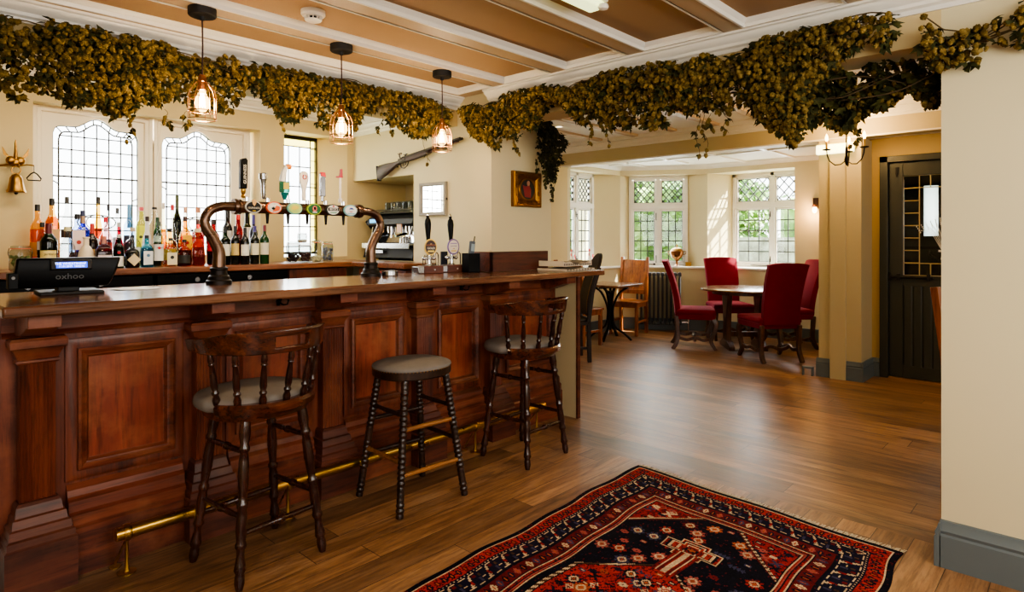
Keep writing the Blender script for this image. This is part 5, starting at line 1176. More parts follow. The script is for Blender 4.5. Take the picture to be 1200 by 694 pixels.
def pump(label, x, y, face, rim, txt, lines):
    t = thing('hand_pump', label, 'hand pump', (x, y, 1.10), radians(-14))
    M().box(-.055, .085, -.05, .06, 0, .05).build('base_block', MT['mahogd'], t, bevel=.004); M().box(-.10, -.056, -.05, .06, .004, .046).build('side_plate', MT['steel'], t, bevel=.003); M().ball((.02, -.051, .025), (.006, .003, .006), 8, 5).build('boss', MT['steel'], t)
    M().lathe([(.024, .05), (.024, .056), (.014, .062), (.012, .09), (.02, .095), (.02, .11), (.012, .115), (.01, .2)], (0, 0, 0), 16).cyl((-.03, 0, .1), (.03, 0, .1), .009).ball((-.035, 0, .1), .014).ball((.035, 0, .1), .014).build('pump_column', MT['chrome'], t)
    M().turned((0, .01, .20), (0, .02, .385), [(0, .010), (.04, .013), (.2, .014), (.45, .019), (.7, .023), (.85, .019), (.92, .010), (1, .011)], 18).build('handle', MT['black'], t); M().turned((0, .02, .385), (0, .021, .405), [(0, .011), (.3, .009), (.7, .006), (1, .003)], 12).build('handle_tip', MT['chrome'], t)
    c = M().loft([[(a, -.02, .175 + b) for a, b in ell(.046, .055, 28)], [(a, -.028, .175 + b) for a, b in ell(.046, .055, 28)]]).build('pump_clip', P_(rim, .3), t)
    M().loft([[(a, -.0281, .175 + b) for a, b in ell(.038, .046, 28)], [(a, -.031, .175 + b) for a, b in ell(.038, .046, 28)]]).build('clip_face', P_(face, .35), c)
    for z0, z1, w, col in lines: M().box(-w, w, -.0325, -.0312, .175 + z0, .175 + z1).build('clip_band', P_(col, .4), c)
    for s, z, sz, col in txt: text('clip_lettering', s, sz, P_(col), c, (0, -.0335, .175 + z))
    m = M()
    m.tube([(.085, .03, .05), (.085, .03, .1), (.082, .028, .125), (.07, .025, .138), (.056, .02, .13), (.05, .015, .105)], .0045, 8); m.build('pump_spout', MT['chrome'], t)
pump('hand pump with dark oval ale badge reading GOLD, left of the two', 2.67, 3.25, (52, 36, 40), (226, 190, 90), [('GOLD', -.008, .02, (240, 236, 226)), ('ale', .022, .012, (214, 180, 120))], [(-.034, -.022, .024, (226, 206, 110)), (.008, .018, .034, (120, 70, 50))])
pump('hand pump with pale purple-rimmed ale badge, right of the two', 2.885, 3.265, (226, 214, 200), (110, 84, 150), [('premium', .006, .013, (90, 70, 120)), ('ale', -.012, .015, (180, 140, 60))], [(-.032, -.024, .02, (214, 180, 80)), (.02, .026, .026, (150, 130, 180))])
t = thing('phone_holder', 'black box holder on the bar against the wooden upstand', 'holder', (2.945, 3.13, 1.101), radians(-6))
m = M().box(-.05, .045, -.04, .04, 0, .006).box(-.05, -.046, -.04, .04, 0, .125).box(.041, .045, -.04, .04, 0, .13).box(-.05, .045, -.04, -.036, 0, .13).box(-.05, .045, .036, .04, 0, .13); m.build('box', MT['black'], t, smooth=0)
t = thing('handset_phone', 'grey cordless phone handset leaning in the black box', 'phone', (2.93, 3.13, 1.116), radians(-6))
t.rotation_euler = (0, radians(7), radians(-6)); M().box(-.02, .02, -.012, .012, 0, .20).build('handset', P_((60, 72, 86), .35), t, bevel=.006); M().box(-.014, .014, -.0132, -.0121, .13, .18).build('screen', P_((140, 160, 170), .2), t); M().cyl((.014, 0, .20), (.016, 0, .235), .004).build('aerial', MT['black'], t)
o = M().box(-.03, .03, -.004, .004, 0, .14).build('menu_card', MT['navy'], None); o.location = (2.885, 3.345, 1.101); tag(o, 'slate blue card standing behind the right pump badge', 'card')
t = thing('wire_rack', 'small chrome wire rack standing behind the hand pumps', 'rack', (2.762, 3.356, 1.10)); m = M()
for k in range(5): m.tube([(-.04 + .02 * k, -.022, 0), (-.04 + .02 * k, -.022, .09), (-.04 + .02 * k, 0, .12), (-.04 + .02 * k, .022, .09), (-.04 + .02 * k, .022, 0)], .003, 6)
for z in (.004, .05): m.cyl((-.042, -.022, z), (.042, -.022, z), .003, 6).cyl((-.042, .022, z), (.042, .022, z), .003, 6)
m.build('wire_loops', MT['chrome'], t)
# newspapers on the end of the bar
def paper(label, x, y, z, w, d_, h, rz, tilt, seed):
    random.seed(seed); t = thing('newspaper', label, 'newspaper', (x, y, z), rz, 'newspapers on the end of the bar'); n = 10
    def zt(u, v): return h * (.5 + .5 * u * tilt) + .004 * sin(u * 5 + seed) * h / .03
    m = M().loft([[(w * (i / n - .5), -d_ / 2, 0) for i in range(n + 1)] + [(w * (.5 - i / n), d_ / 2, 0) for i in range(n + 1)], [(w * (i / n - .5), -d_ / 2, zt(2 * i / n - 1, 0)) for i in range(n + 1)] + [(w * (.5 - i / n), d_ / 2, zt(1 - 2 * i / n, 0)) for i in range(n + 1)]])
    m.build('folded_sheets', P_((214, 200, 176), .8), t, smooth=0)
    q = M()
    for k in range(9):
        x0 = w * (-.46 + .1 * k); q.box(x0, x0 + w * .06, -d_ / 2 - .001, -d_ / 2, h * .12, h * .12 + h * .3)
    for k in range(7):
        u0 = -.42 + .12 * k; za = zt(2 * u0, 0) + .001; q.add([(w * u0, -d_ * .4, za), (w * (u0 + .08), -d_ * .4, zt(2 * (u0 + .08), 0) + .001), (w * (u0 + .08), d_ * .35, zt(2 * (u0 + .08), 0) + .001), (w * u0, d_ * .35, za)], [(0, 1, 2, 3)])
    q.build('print', P_((96, 84, 76), .8), t, smooth=0, recalc=False)
paper('folded newspaper flat on the bar end, undermost of the pile', 3.67, 2.87, 1.101, .36, .26, .024, .02, .1, 1)
paper('newspaper folded to a low ridge on the pile, beside the pier', 3.585, 2.87, 1.131, .2, .22, .05, .05, -.6, 2)
paper('newspaper lying on the pile near the free end of the bar', 3.78, 2.88, 1.131, .15, .22, .04, -.1, .6, 3)

# ------------------------------------------------------------------ coffee machine in the niche (front faces -x)
t = thing('coffee_machine', 'black and chrome espresso machine in the wall niche', 'coffee machine', (3.30, 4.30, 1.15))
def K(m, n, mat, **k): return m.build(n, MT[mat] if isinstance(mat, str) else mat, t, **k)
for s, lab in ((-1, 'near'), (1, 'far')):
    y = s * .335; pr = [(.22, .02), (.22, .40), (.12, .48), (.06, .46), (-.12, .38), (-.20, .33), (-.13, .25), (-.06, .15), (-.20, .09), (-.22, .02)]
    K(M().prism([(a, b) for a, b in pr], 'y', y - .012, y + .012), 'side_panel', 'black', bevel=.004)
K(M().box(-.08, .2, -.32, .32, .0, .12).box(-.2, -.08, -.32, .32, .02, .10).box(-.02, .2, -.32, .32, .12, .36), 'body', 'blackm', bevel=.004)
K(M().prism([(-.205, .30), (-.10, .28), (.0, .29), (.0, .40), (-.10, .39), (-.19, .345)], 'y', -.32, .32), 'control_panel', 'blackm', bevel=.006)
K(M().box(-.203, -.199, .18, .27, .318, .348), 'display', emit('cyan_display', (60, 170, 230), 1.5))
K(M().box(-.24, -.04, -.33, .33, .125, .14).box(-.245, -.235, -.33, .33, .10, .145), 'drip_tray', 'steel', bevel=.003)
K(M().box(-.025, -.018, -.32, .32, .15, .29), 'back_plate', 'chrome')
for y in (-.15, .1):
    K(M().cyl((-.10, y, .285), (-.10, y, .24), .036, 18).cyl((-.10, y, .24), (-.10, y, .215), .03, 18), 'group_head', 'chrome'); K(M().cyl((-.12, y, .222), (-.24, y, .205), .011, 10).cyl((-.10, y, .215), (-.10, y, .19), .008), 'portafilter', 'chrome'); K(M().box(-.205, -.195, y - .03, y + .03, .235, .3), 'group_cover', P_((206, 160, 130)))
for y in (-.28, .27): K(M().tube([(-.12, y, .30), (-.17, y, .28), (-.19, y * .96, .2), (-.17, y * .93, .15)], .005, 8), 'steam_wand', 'chrome')
m = M()
for k in range(3): m.tube([(-.16, -.32, .40 + .012 * k), (-.16, .32, .40 + .012 * k)], .004, 6)
K(m.box(-.15, .2, -.32, .32, .395, .40), 'cup_rail', 'gunmetal'); K(M().cyl((-.05, .0, .14), (-.05, 0, .2), .035, 18, .03).cyl((-.05, .02, .19), (-.08, .05, .2), .006), 'milk_jug', 'chrome')
K(M().box(-.223, -.219, .05, .2, .06, .085), 'nameplate', 'steel')
m = M()
for y in (-.29, .29):
    for x in (-.16, .16): m.cyl((x, y, 0), (x, y, .03), .02, 12)
K(m, 'feet', 'blackm')
g0 = thing('tumbler', 'upturned clear glass on top of the coffee machine', 'glass', (3.2, 4.12, 1.552), 0, 'glasses on the coffee machine')
M().lathe([(.034, 0), (.034, .004), (.028, .085), (.001, .087), (.001, .084), (.026, .082), (.032, .004)], n=18).build('bowl', MT['tumbler'], g0); M().lathe([(.029, .086), (.03, .09), (.001, .09)], n=18).build('foot', MT['tumbler'], g0)
for k, (x, y) in enumerate(((3.2, 4.2), (3.2, 4.28), (3.2, 4.36), (3.2, 4.44), (3.3, 4.14), (3.3, 4.24), (3.3, 4.34), (3.3, 4.44))): dup(g0, (x, y, 1.552), .3 * k)

# ------------------------------------------------------------------ things on the walls
bx, by, bz = onY(19, 205, YB - .085)
t = thing('wall_bell', 'aged brass bell with winged ornament and pull on the wall beside the arched window', 'bell', (bx, YB, bz))
M().lathe([(.048, -.115), (.05, -.11), (.043, -.095), (.036, -.06), (.032, -.03), (.022, -.012), (.008, -.004), (.001, 0)], (0, -.085, .01), 24).build('bell_cup', MT['oldbrass'], t); M().ball((0, -.085, -.108), .010).build('clapper', MT['iron'], t)
M().tube([(.022 * cos(a), -.085, .028 + .022 * sin(a)) for a in [2 * pi * k / 20 for k in range(21)]], .004, 6).tube([(.0, -.085, .05), (-.03, -.07, .06), (-.07, -.03, .055), (-.10, 0, .05)], .006, 6).tube([(0, -.085, .05), (.05, -.085, .065), (.085, -.085, .062)], .004, 6).build('bracket', MT['oldbrass'], t)
m = M().ball((-.022, -.07, .085), (.026, .018, .026)).ball((.022, -.07, .085), (.026, .018, .026)).ball((0, -.07, .075), (.022, .018, .03)).turned((0, -.07, .09), (0, -.07, .21), [(0, .012), (.5, .008), (.85, .006), (1, .002)], 10)
for s in (-1, 1): m.loft([[(s * .025, -.072, .10), (s * .035, -.072, .095), (s * .035, -.066, .095), (s * .025, -.066, .1)], [(s * .045, -.072, .13), (s * .058, -.072, .12), (s * .058, -.066, .12), (s * .045, -.066, .13)], [(s * .062, -.07, .165), (s * .064, -.07, .16), (s * .064, -.068, .16), (s * .062, -.068, .165)]])
m.build('ornament', MT['oldbrass'], t); M().cyl((0, 0, .08), (0, -.07, .08), .01).build('wall_fixing', MT['oldbrass'], t)
M().tube([(.085, -.085, .06), (.085, -.085, .02)], .002, 5).tube([(.085, -.085, .022), (.07, -.085, .012), (.05, -.085, -.015), (.055, -.085, -.027), (.115, -.085, -.027), (.12, -.085, -.015), (.1, -.085, .012), (.085, -.085, .022)], .0042, 6).build('pull_handle', MT['iron'], t)

# antique gun on the wall above the niche (runs along -y, barrel rising)
gA, gB = Vector(onX(444, 201, 3.0)), Vector(onX(541, 168, 3.0)); L = hypot(gB.y - gA.y, gB.z - gA.z); an = atan2(gB.z - gA.z, gA.y - gB.y)
t = thing('antique_gun', 'antique percussion shotgun mounted on the cream wall above the niche', 'gun', (3.0, gA.y, gA.z), radians(-90)); t.rotation_euler = (0, -an, radians(-90))
# local: x along the barrel, z up, y towards the wall
def strip(pts, th):   # pts (x, ztop, zbot)
    m = M(); m.loft([[(x, -th / 2 * k, zb + (zt - zb) * .12), (x, -th / 2, (zt + zb) / 2), (x, -th / 2 * k, zt - (zt - zb) * .1), (x, 0, zt), (x, th / 2 * k, zt - (zt - zb) * .1), (x, th / 2, (zt + zb) / 2), (x, th / 2 * k, zb + (zt - zb) * .12), (x, 0, zb)] for x, zt, zb in pts]); return m
k8 = k = .8
strip([(0, .045, -.075), (.01, .048, -.08), (.10, .045, -.055), (.20, .035, -.02), (.26, .03, -.002), (.30, .034, .0), (.36, .042, -.002), (.46, .042, -.004), (.60, .032, .0), (.66, .026, .008)], .042).build('stock', MT['gunstock'], t, smooth=50)
M().box(-.012, .0, -.02, .02, -.078, .046).build('butt_plate', MT['iron'], t, bevel=.003)
for s in (-1, 1): M().turned((.34, s * .0105, .036), (L, s * .0105, .036), [(0, .0125), (.3, .0115), (1, .0095)], 14).build('barrel', MT['gunmetal'], t)
M().turned((.60, 0, .018), (L * .97, 0, .02), [(0, .005), (1, .005)], 8).build('ramrod', MT['walnut'], t)
M().box(.29, .385, -.0235, .0235, .008, .04).build('lock_plate', MT['gunmetal'], t, bevel=.004)
for s in (-1, 1): M().tube([(.33, s * .024, .03), (.325, s * .028, .055), (.335, s * .028, .075), (.352, s * .026, .07)], .006, 6).tube([(.325, s * .028, .06), (.31, s * .028, .078)], .004, 6).build('hammer', MT['gunmetal'], t)
M().tube([(.29, 0, .0), (.30, 0, -.03), (.34, 0, -.042), (.38, 0, -.028), (.40, 0, .0)], .004, 6).tube([(.33, 0, 0), (.335, 0, -.025)], .004, 6).tube([(.36, 0, 0), (.362, 0, -.022)], .004, 6).build('trigger_guard', MT['gunmetal'], t)
M().lathe([(.014, .0), (.016, .01), (.014, .02)], (.79, 0, .02), 10).build('barrel_band', MT['gunmetal'], t)
M().cyl((.2, 0, .0), (.2, .056, .0), .004).cyl((.8, 0, .015), (.8, .056, .015), .004).build('wall_hook', MT['iron'], t)

t = thing('mirror', 'small wall mirror in a worn pale frame above the hand pumps', 'mirror', (3.046, 3.64, 1.63), radians(-90 + 3.2))
t.location = (3.03, 3.64, 1.63)
M().frame(-.145, .145, -.125, .125, [(0, -.012), (0, .012), (.006, .016), (.02, .014), (.026, .006), (.028, 0)], 0).build('mirror_frame', P_((150, 142, 128), .5), t)
x = NT('mirror_silver'); x.set(Base_Color=(.92, .92, .9, 1), Metallic=1.0, Roughness=.02)
M().box(-.12, .12, -.002, .006, -.1, .1).build('mirror_glass', x.m, t, smooth=0); M().box(.144, .152, -.006, .004, -.012, .004).build('catch', MT['iron'], t)

pc = (onY(600, 220, 3.03)[0] + onY(632, 220, 3.03)[0]) / 2; pw = (onY(632, 220, 3.03)[0] - onY(600, 220, 3.03)[0]) / 2
t = thing('framed_picture', 'dark oval painting in a square gilt carved frame on the pier', 'picture', (pc, 3.032, 1.69))
GILT = metal('carved_gilt', (150, 104, 40), .42, .6)
h = .128; w = pw
m = M().frame(-w, w, -h, h, [(0, -.008), (0, .02), (.008, .03), (.02, .026), (.03, .03), (.045, .022), (.055, .012)], 0).box(-w + .04, w - .04, -.01, 0, -h + .04, h - .04)
random.seed(2)
for k in range(150):
    a = U(0, 2 * pi); e_ = ell(w - U(.012, .05), h - U(.012, .05), 1, (0, 0)); u, v_ = (w - .03) * cos(a), (h - .03) * sin(a); q = max(abs(u) / (w - .03), abs(v_) / (h - .03)); u, v_ = u / q, v_ / q
    m.ball((u + U(-.012, .012), -.026, v_ + U(-.012, .012)), (U(.004, .009), .006, U(.004, .009)), 6, 4)
m.build('gilt_frame', GILT, t)
M().loft([[(a, -.014, b) for a, b in ell(w * .62, h * .68, 32)], [(a, -.02, b) for a, b in ell(w * .58, h * .64, 32)], [(a, -.02, b) for a, b in ell(w * .5, h * .56, 32)]], True, False).build('oval_slip', GILT, t)
cv_ = M().loft([[(a, -.012, b) for a, b in ell(w * .54, h * .6, 32)], [(a, -.016, b) for a, b in ell(w * .54, h * .6, 32)]]).build('canvas', P_((26, 24, 22), .4), t)
M().loft([[(x_, -.0165, z_) for x_, z_ in p] for p in ([(-.03, -.055), (.035, -.06), (.04, .0), (.02, .03), (-.02, .02), (-.05, .03)],)] + [[(x_, -.0175, z_) for x_, z_ in p] for p in ([(-.03, -.055), (.035, -.06), (.04, .0), (.02, .03), (-.02, .02), (-.05, .03)],)]).build('painted_robe', P_((130, 30, 34), .5), cv_)
M().loft([[(x_, y_, z_) for x_, z_ in ell(.016, .02, 16, (.01, .045))] for y_ in (-.0165, -.0175)]).build('painted_head', P_((170, 120, 92), .5), cv_)
# ================================================================== LOUNGE FURNITURE (local: chair faces +y)
def red_chair(label, loc, rz):
    t = thing('dining_chair', label, 'chair', loc, rz, 'red velvet chairs round the pedestal table')
    seat = [(-.235, -.21), (.235, -.21), (.26, .23), (-.26, .23)]
    so = []
    for i in range(4):
        a, b = Vector(seat[i]), Vector(seat[(i + 1) % 4]); so += [tuple(a.lerp(b, k / 8)) for k in range(8)]
    M().loft([[(x, y, .36) for x, y in so], [(x, y, .42) for x, y in so]]).build('seat_rail', MT['red'], t, bevel=.006)
    pad(M(), [(x * 1.02, y * 1.03) for x, y in so], .415, .475, .02).build('seat_cushion', MT['red'], t, smooth=60)
    n = 14; rings = []
    for j in range(11):
        v = j / 10; z = .40 + .655 * v; y0 = -.20 - .14 * v * v - .02 * v; hw = .205 + .02 * v; r_ = []
        for side in (0, 1):
            for i in range(n + 1):
                u = -1 + 2 * i / n if side == 0 else 1 - 2 * i / n
                top = (.022 * cos(u * pi / 2) ** .6 if abs(u) < 1 else 0) * (v > .95); bow = .022 * (1 - u * u)
                r_.append((u * hw, y0 + (.03 + bow if side == 0 else -.032) , z + top))
        rings.append(r_)
    M().loft(rings).build('backrest', MT['red'], t, smooth=50, bevel=.008)
    for s in (-1, 1):
        P = [(s * .235, .21, .37), (s * .245, .235, .30), (s * .24, .20, .18), (s * .235, .18, .10), (s * .24, .215, .03), (s * .24, .24, .0)]
        M().bar(smooth6(P), [.05 - .0006 * k for k in range(31)], [.055 - .0007 * k for k in range(31)], (0, 1, 0)).build('leg', MT['walnut'], t, smooth=50, bevel=.005)
        P = [(s * .215, -.215, .40), (s * .215, -.205, .25), (s * .215, -.20, .15), (s * .22, -.225, .06), (s * .22, -.265, 0)]
        M().bar(smooth6(P), .042, .045, (0, 1, 0)).build('leg', MT['walnut'], t, smooth=50, bevel=.005)
        P = [(s * .235, .19, .14), (s * .22, .1, .115), (s * .225, .0, .14), (s * .215, -.1, .115), (s * .215, -.2, .14)]
        M().bar(smooth6(P), .026, .035).build('stretcher', MT['walnut'], t, smooth=50, bevel=.003)
    P = [(-.22, 0, .13), (-.12, .0, .10), (0, 0, .135), (.12, 0, .10), (.22, 0, .13)]
    M().bar(smooth6(P), .03, .035).build('stretcher', MT['walnut'], t, smooth=50, bevel=.003)
    return t
def smooth6(P, n=6):
    out = []
    for i in range(len(P) - 1):
        p0, p1, p2, p3 = [Vector(P[max(0, min(len(P) - 1, i + k))]) for k in (-1, 0, 1, 2)]
        for j in range(n):
            q = j / n; out.append(.5 * ((2 * p1) + (p2 - p0) * q + (2 * p0 - 5 * p1 + 4 * p2 - p3) * q * q + (3 * p1 - p0 - 3 * p2 + p3) * q ** 3))
    out.append(Vector(P[-1])); return out
def face(a, b): return atan2(b[1] - a[1], b[0] - a[0]) - pi / 2
TC = (7.48, 3.12)
cA = (7.16, 3.60); cB = (8.06, 3.56); cC = (7.01, 2.62); cD = (7.96, 2.76)
ch = red_chair('crimson velvet chair beside the radiator, seen side on', (*cA, 0), face(cA, (7.42, 3.15)))
dup(ch, (*cB, 0), face(cB, (7.5, 3.05)), 'crimson velvet chair behind the table below the right bay window, facing the room')
dup(ch, (*cC, 0), face(cC, (7.45, 3.15)), 'crimson velvet chair with its back to the room in front of the pedestal table')
dup(ch, (*cD, 0), face(cD, (7.55, 3.2)), 'crimson velvet chair half hidden by the column near the wall sconce')
t = thing('pedestal_table', 'round brown pedestal table among the red velvet chairs', 'table', (*TC, 0))
M().lathe([(.47, .70), (.495, .706), (.5, .715), (.495, .726), (.48, .73), (.001, .73)], n=56).build('table_top', MT['tabletop'], t)
M().lathe([(.36, .66), (.36, .70)], n=40).build('apron', MT['walnut'], t)
for s in (-1, 1):
    M().prism([(-.09, .1), (.09, .1), (.075, .3), (.10, .5), (.15, .66), (-.15, .66), (-.10, .5), (-.075, .3)], 'y', s * .19 - .03, s * .19 + .03).build('pedestal', MT['walnut'], t, bevel=.006)
    M().prism([(-.23, 0), (.23, 0), (.23, .04), (.12, .10), (-.12, .10), (-.23, .04)], 'y', s * .19 - .035, s * .19 + .035).build('foot', MT['walnut'], t, bevel=.006)
M().box(-.03, .03, -.17, .17, .14, .2).build('stretcher', MT['walnut'], t, bevel=.004)
t.rotation_euler = (0, 0, radians(38))

def oak_chair(label, loc, rz):
    t = thing('oak_chair', label, 'chair', loc, rz, 'orange oak chairs with solid backs')
    M().box(-.22, .22, -.20, .21, .44, .468).build('seat', MT['oak'], t, bevel=.006); M().box(-.19, .19, .165, .19, .385, .44).box(-.19, .19, -.19, -.165, .385, .44).box(-.195, -.17, -.17, .17, .385, .44).box(.17, .195, -.17, .17, .385, .44).build('seat_rail', MT['oak'], t)
    for s in (-1, 1):
        M().box(s * .19 - .021, s * .19 + .021, .15, .19, 0, .44).build('leg', MT['oak'], t, bevel=.004)
        M().bar([(s * .19, -.20, 0), (s * .19, -.18, .44), (s * .19, -.20, .7), (s * .19, -.25, 1.07)], .042, .038, (0, 1, 0)).build('leg', MT['oak'], t, bevel=.004)
        M().box(s * .19 - .012, s * .19 + .012, -.18, .16, .17, .20).build('stretcher', MT['oak'], t, bevel=.003)
    def tilt(m): return m.moved(lambda v: Vector((v.x, v.y - .18 - .25 * max(0, v.z - .62) ** 1.2, v.z)))
    pts = [(-.17, 1.03)] + [(-.17 + .34 * k / 28, .925 - .022 * abs(sin(pi * 3 * k / 28)) + .02 * (1 - abs(k - 14) / 14)) for k in range(29)] + [(.17, 1.03)]
    tilt(M().prism([(x, z) for x, z in pts], 'y', -.018, .018)).build('top_rail', MT['oak'], t, smooth=30)
    m = M()
    for k in range(4): m.prism([(-.168 + .084 * k, .012), (-.168 + .084 * k, -.004), (-.16 + .084 * k, -.01), (-.092 + .084 * k, -.01), (-.084 + .084 * k, -.004), (-.084 + .084 * k, .012)], 'z', .60, .95)
    tilt(m).build('back_panel', MT['oak'], t, smooth=30); tilt(M().box(-.17, .17, -.015, .015, .55, .61)).build('lower_rail', MT['oak'], t, bevel=.003)
    return t
oc = oak_chair('orange oak chair with scalloped solid back facing the small table by the radiator', (7.51, 4.77, 0), radians(100))
dup(oc, (6.29, 4.70, 0), radians(-90), 'orange oak chair half hidden behind the dark arched chair, left of the small table')
dup(oc, (4.125, .33, 0), radians(165), 'orange oak chair mostly hidden behind the plain wall at the right edge')
t = thing('cafe_table', 'small square wooden table on curved dark iron legs', 'table', (6.945, 4.69, 0), radians(4))
M().box(-.34, .34, -.31, .31, .705, .735).build('table_top', MT['tabletop'], t, bevel=.006)
M().cyl((0, 0, .12), (0, 0, .69), .016, 10).lathe([(.05, .60), (.055, .62), (.05, .64)], n=16).box(-.25, .25, -.025, .025, .68, .704).box(-.025, .025, -.25, .25, .68, .704).build('column', MT['iron'], t)
for k in range(4):
    a = pi / 2 * k + .2; f_ = lambda r, z: (r * cos(a), r * sin(a), z)
    M().bar(smooth6([f_(.24, .69), f_(.13, .62), f_(.05, .46), f_(.035, .32), f_(.07, .17), f_(.2, .08), f_(.29, .0)]), .022, .03, (cos(a + pi / 2), sin(a + pi / 2), 0)).build('leg', MT['iron'], t, smooth=50)

def arched_chair(label, loc, rz):
    t = thing('arched_chair', label, 'chair', loc, rz, 'dark arched-back chairs behind the end of the bar')
    M().box(-.22, .22, -.20, .22, .40, .44).build('seat_frame', MT['darkwood'], t, bevel=.004); pad(M(), [(x, y) for x, y in ell(.225, .215, 32, (0, .01), 5)], .435, .475, .015).build('seat_cushion', P_((24, 18, 17), .35), t, smooth=60)
    for s in (-1, 1):
        M().bar([(s * .2, -.2, 0), (s * .2, -.19, .44), (s * .2, -.23, .75), (s * .19, -.31, 1.02)], .04, .04, (0, 1, 0)).build('leg', MT['darkwood'], t, bevel=.004)
        M().turned((s * .195, .19, .41), (s * .195, .19, 0), [(0, .022), (.3, .02), (.34, .026), (.38, .018), (.8, .018), (.84, .024), (1, .018)], 12).build('leg', MT['darkwood'], t)
        M().box(s * .195 - .012, s * .195 + .012, -.19, .18, .14, .165).build('stretcher', MT['darkwood'], t)
    M().box(-.19, .19, -.02, .005, .24, .265).build('stretcher', MT['darkwood'], t)
    pts = [(-.2, .50), (-.2, 1.0)] + [(.2 * cos(a), 1.0 + .13 * sin(a) ** 1.4) for a in [pi - pi * k / 24 for k in range(1, 24)]] + [(.2, 1.0), (.2, .50)]
    bend = lambda v: Vector((v.x, v.y - .195 - .42 * max(0, v.z - .62) ** 1.5, v.z))
    rows = []
    ms = M()
    for k in range(13):
        pass
    m = M(); n = 16
    for s_, y in ((0, -.02), (1, .02)): pass
    rings = []
    for k in range(n + 1):
        z = .50 + (1.0 - .50) * k / n; rings.append([(-.2, -.018, z), (.2, -.018, z), (.2, .018, z), (-.2, .018, z)])
    for k in range(1, 13):
        a = pi / 2 * k / 12.4; w_ = .2 * cos(a); z = 1.0 + .17 * sin(a) ** 1.2; rings.append([(-w_, -.018, z), (w_, -.018, z), (w_, .018, z), (-w_, .018, z)])
    m.loft(rings).moved(bend).build('backrest', MT['darkwood'], t, smooth=40, bevel=.004)
    m = M()
    for k in range(24):
        for s in (-1, 1): m.ball((s * .178, .02, .54 + .02 * k), .006, 6, 4)
    m.moved(bend).build('nail_trim', MT['oldbrass'], t)
    return t
ac = arched_chair('dark arched-back chair seen past the free end of the bar', (5.45, 4.245, 0), radians(50))
dup(ac, (5.25, 4.86, 0), radians(50), 'dark arched-back chair showing only its top behind the newspapers, next to the pier')

# radiator on the middle bay facet
mid = (WL + WR) / 2 - nv * .29; ar = atan2(dv.y, dv.x)
t = thing('column_radiator', 'anthracite grey column radiator below the middle bay window', 'radiator', (mid.x, mid.y, 0), ar)
for k in range(11):
    x = -.30 + .06 * k; m = M()
    for y in (-.05, 0, .05): m.cyl((x, y, .14), (x, y, .80), .0145, 10)
    m.lathe([(.02, 0)], (0, 0, 0), 3) if 0 else None
    for z in (.12, .82): m.cbox((x, 0, z), (.05, .14, .05))
    m.build('column', MT['rad'], t, bevel=.01)
M().box(-.30, -.27, -.04, .04, 0, .10).box(.27, .30, -.04, .04, 0, .10).build('foot', MT['rad'], t); M().cyl((.33, 0, .13), (.42, 0, .13), .012).cyl((.42, 0, 0), (.42, 0, .15), .012).lathe([(.02, .14), (.022, .2), (.015, .21)], (.42, 0, 0), 12).build('valve', MT['chrome'], t)

# sill ornaments
p = C2 + (C1 - C2) * .34 + nv * .09
t = thing('copper_urn', 'lidded copper urn on the sill of the middle bay window', 'urn', (p.x, p.y, ZS + .028), ar)
M().lathe([(.05, 0), (.052, .008), (.03, .016), (.014, .03), (.014, .07), (.03, .09), (.075, .13), (.095, .18), (.10, .22), (.085, .235)], n=24).build('bowl', MT['copper'], t); M().lathe([(.088, .235), (.07, .255), (.03, .275), (.008, .28), (.012, .295), (.004, .325), (.001, .33)], n=20).build('lid', MT['oldbrass'], t)
for s in (-1, 1): M().tube([(s * .09, 0, .17), (s * .125, 0, .18), (s * .13, 0, .215), (s * .098, 0, .22)], .006, 8).build('handle', MT['oldbrass'], t)
t = thing('small_box', 'small brass box on the sill right of the copper urn', 'box', (*(p + dv * .16), ZS + .029), ar); M().box(-.04, .04, -.03, .03, 0, .05).build('body', MT['oldbrass'], t, bevel=.004); M().box(-.042, .042, -.032, .032, .05, .062).build('lid', MT['oldbrass'], t, bevel=.003)
def cockerel(label, x, y, rz):
    t = thing('cockerel_figurine', label, 'figurine', (x, y, ZS + .03), rz, 'cockerels on the left bay sill'); W_ = P_((238, 232, 222), .25); Rr = P_((190, 30, 34), .3)
    M().lathe([(.03, 0), (.032, .01), (.02, .02)], n=14).loft([[(x_ + dx, y_, z) for x_, y_ in ell(rx_, ry_, 16)] for z, rx_, ry_, dx in ((.02, .02, .02, 0), (.05, .055, .04, 0), (.09, .065, .048, .0), (.13, .045, .036, .02), (.17, .028, .026, .035), (.205, .024, .022, .042), (.225, .014, .014, .044), (.23, .003, .003, .044))]).build('body', W_, t, smooth=60)
    M().loft([[(x_, y_ * .3, z_) for x_, y_, z_ in ((-.03, .03, .08), (-.03, -.03, .08), (-.06, -.03, .12), (-.06, .03, .12))], [(x_, y_ * .3, z_) for x_, y_, z_ in ((-.09, .03, .14), (-.09, -.03, .14), (-.10, -.03, .18), (-.10, .03, .18))], [(x_, y_ * .3, z_) for x_, y_, z_ in ((-.12, .03, .10), (-.12, -.03, .10), (-.13, -.03, .10), (-.13, .03, .10))]]).build('tail', Rr, t)
    M().prism([(.01, .21), (.02, .25), (.03, .238), (.042, .262), (.052, .24), (.066, .25), (.064, .22), (.05, .215)], 'y', -.006, .006).build('comb', Rr, t); M().prism([(.055, .2), (.07, .2), (.068, .165), (.058, .16)], 'y', -.006, .006).build('wattle', Rr, t); M().cyl((.062, 0, .205), (.085, 0, .2), .007, 8, .001).build('beak', P_((220, 160, 60)), t)
cA_ = onY(671, 305, 5.22); cB_ = onY(692, 305, 5.22)
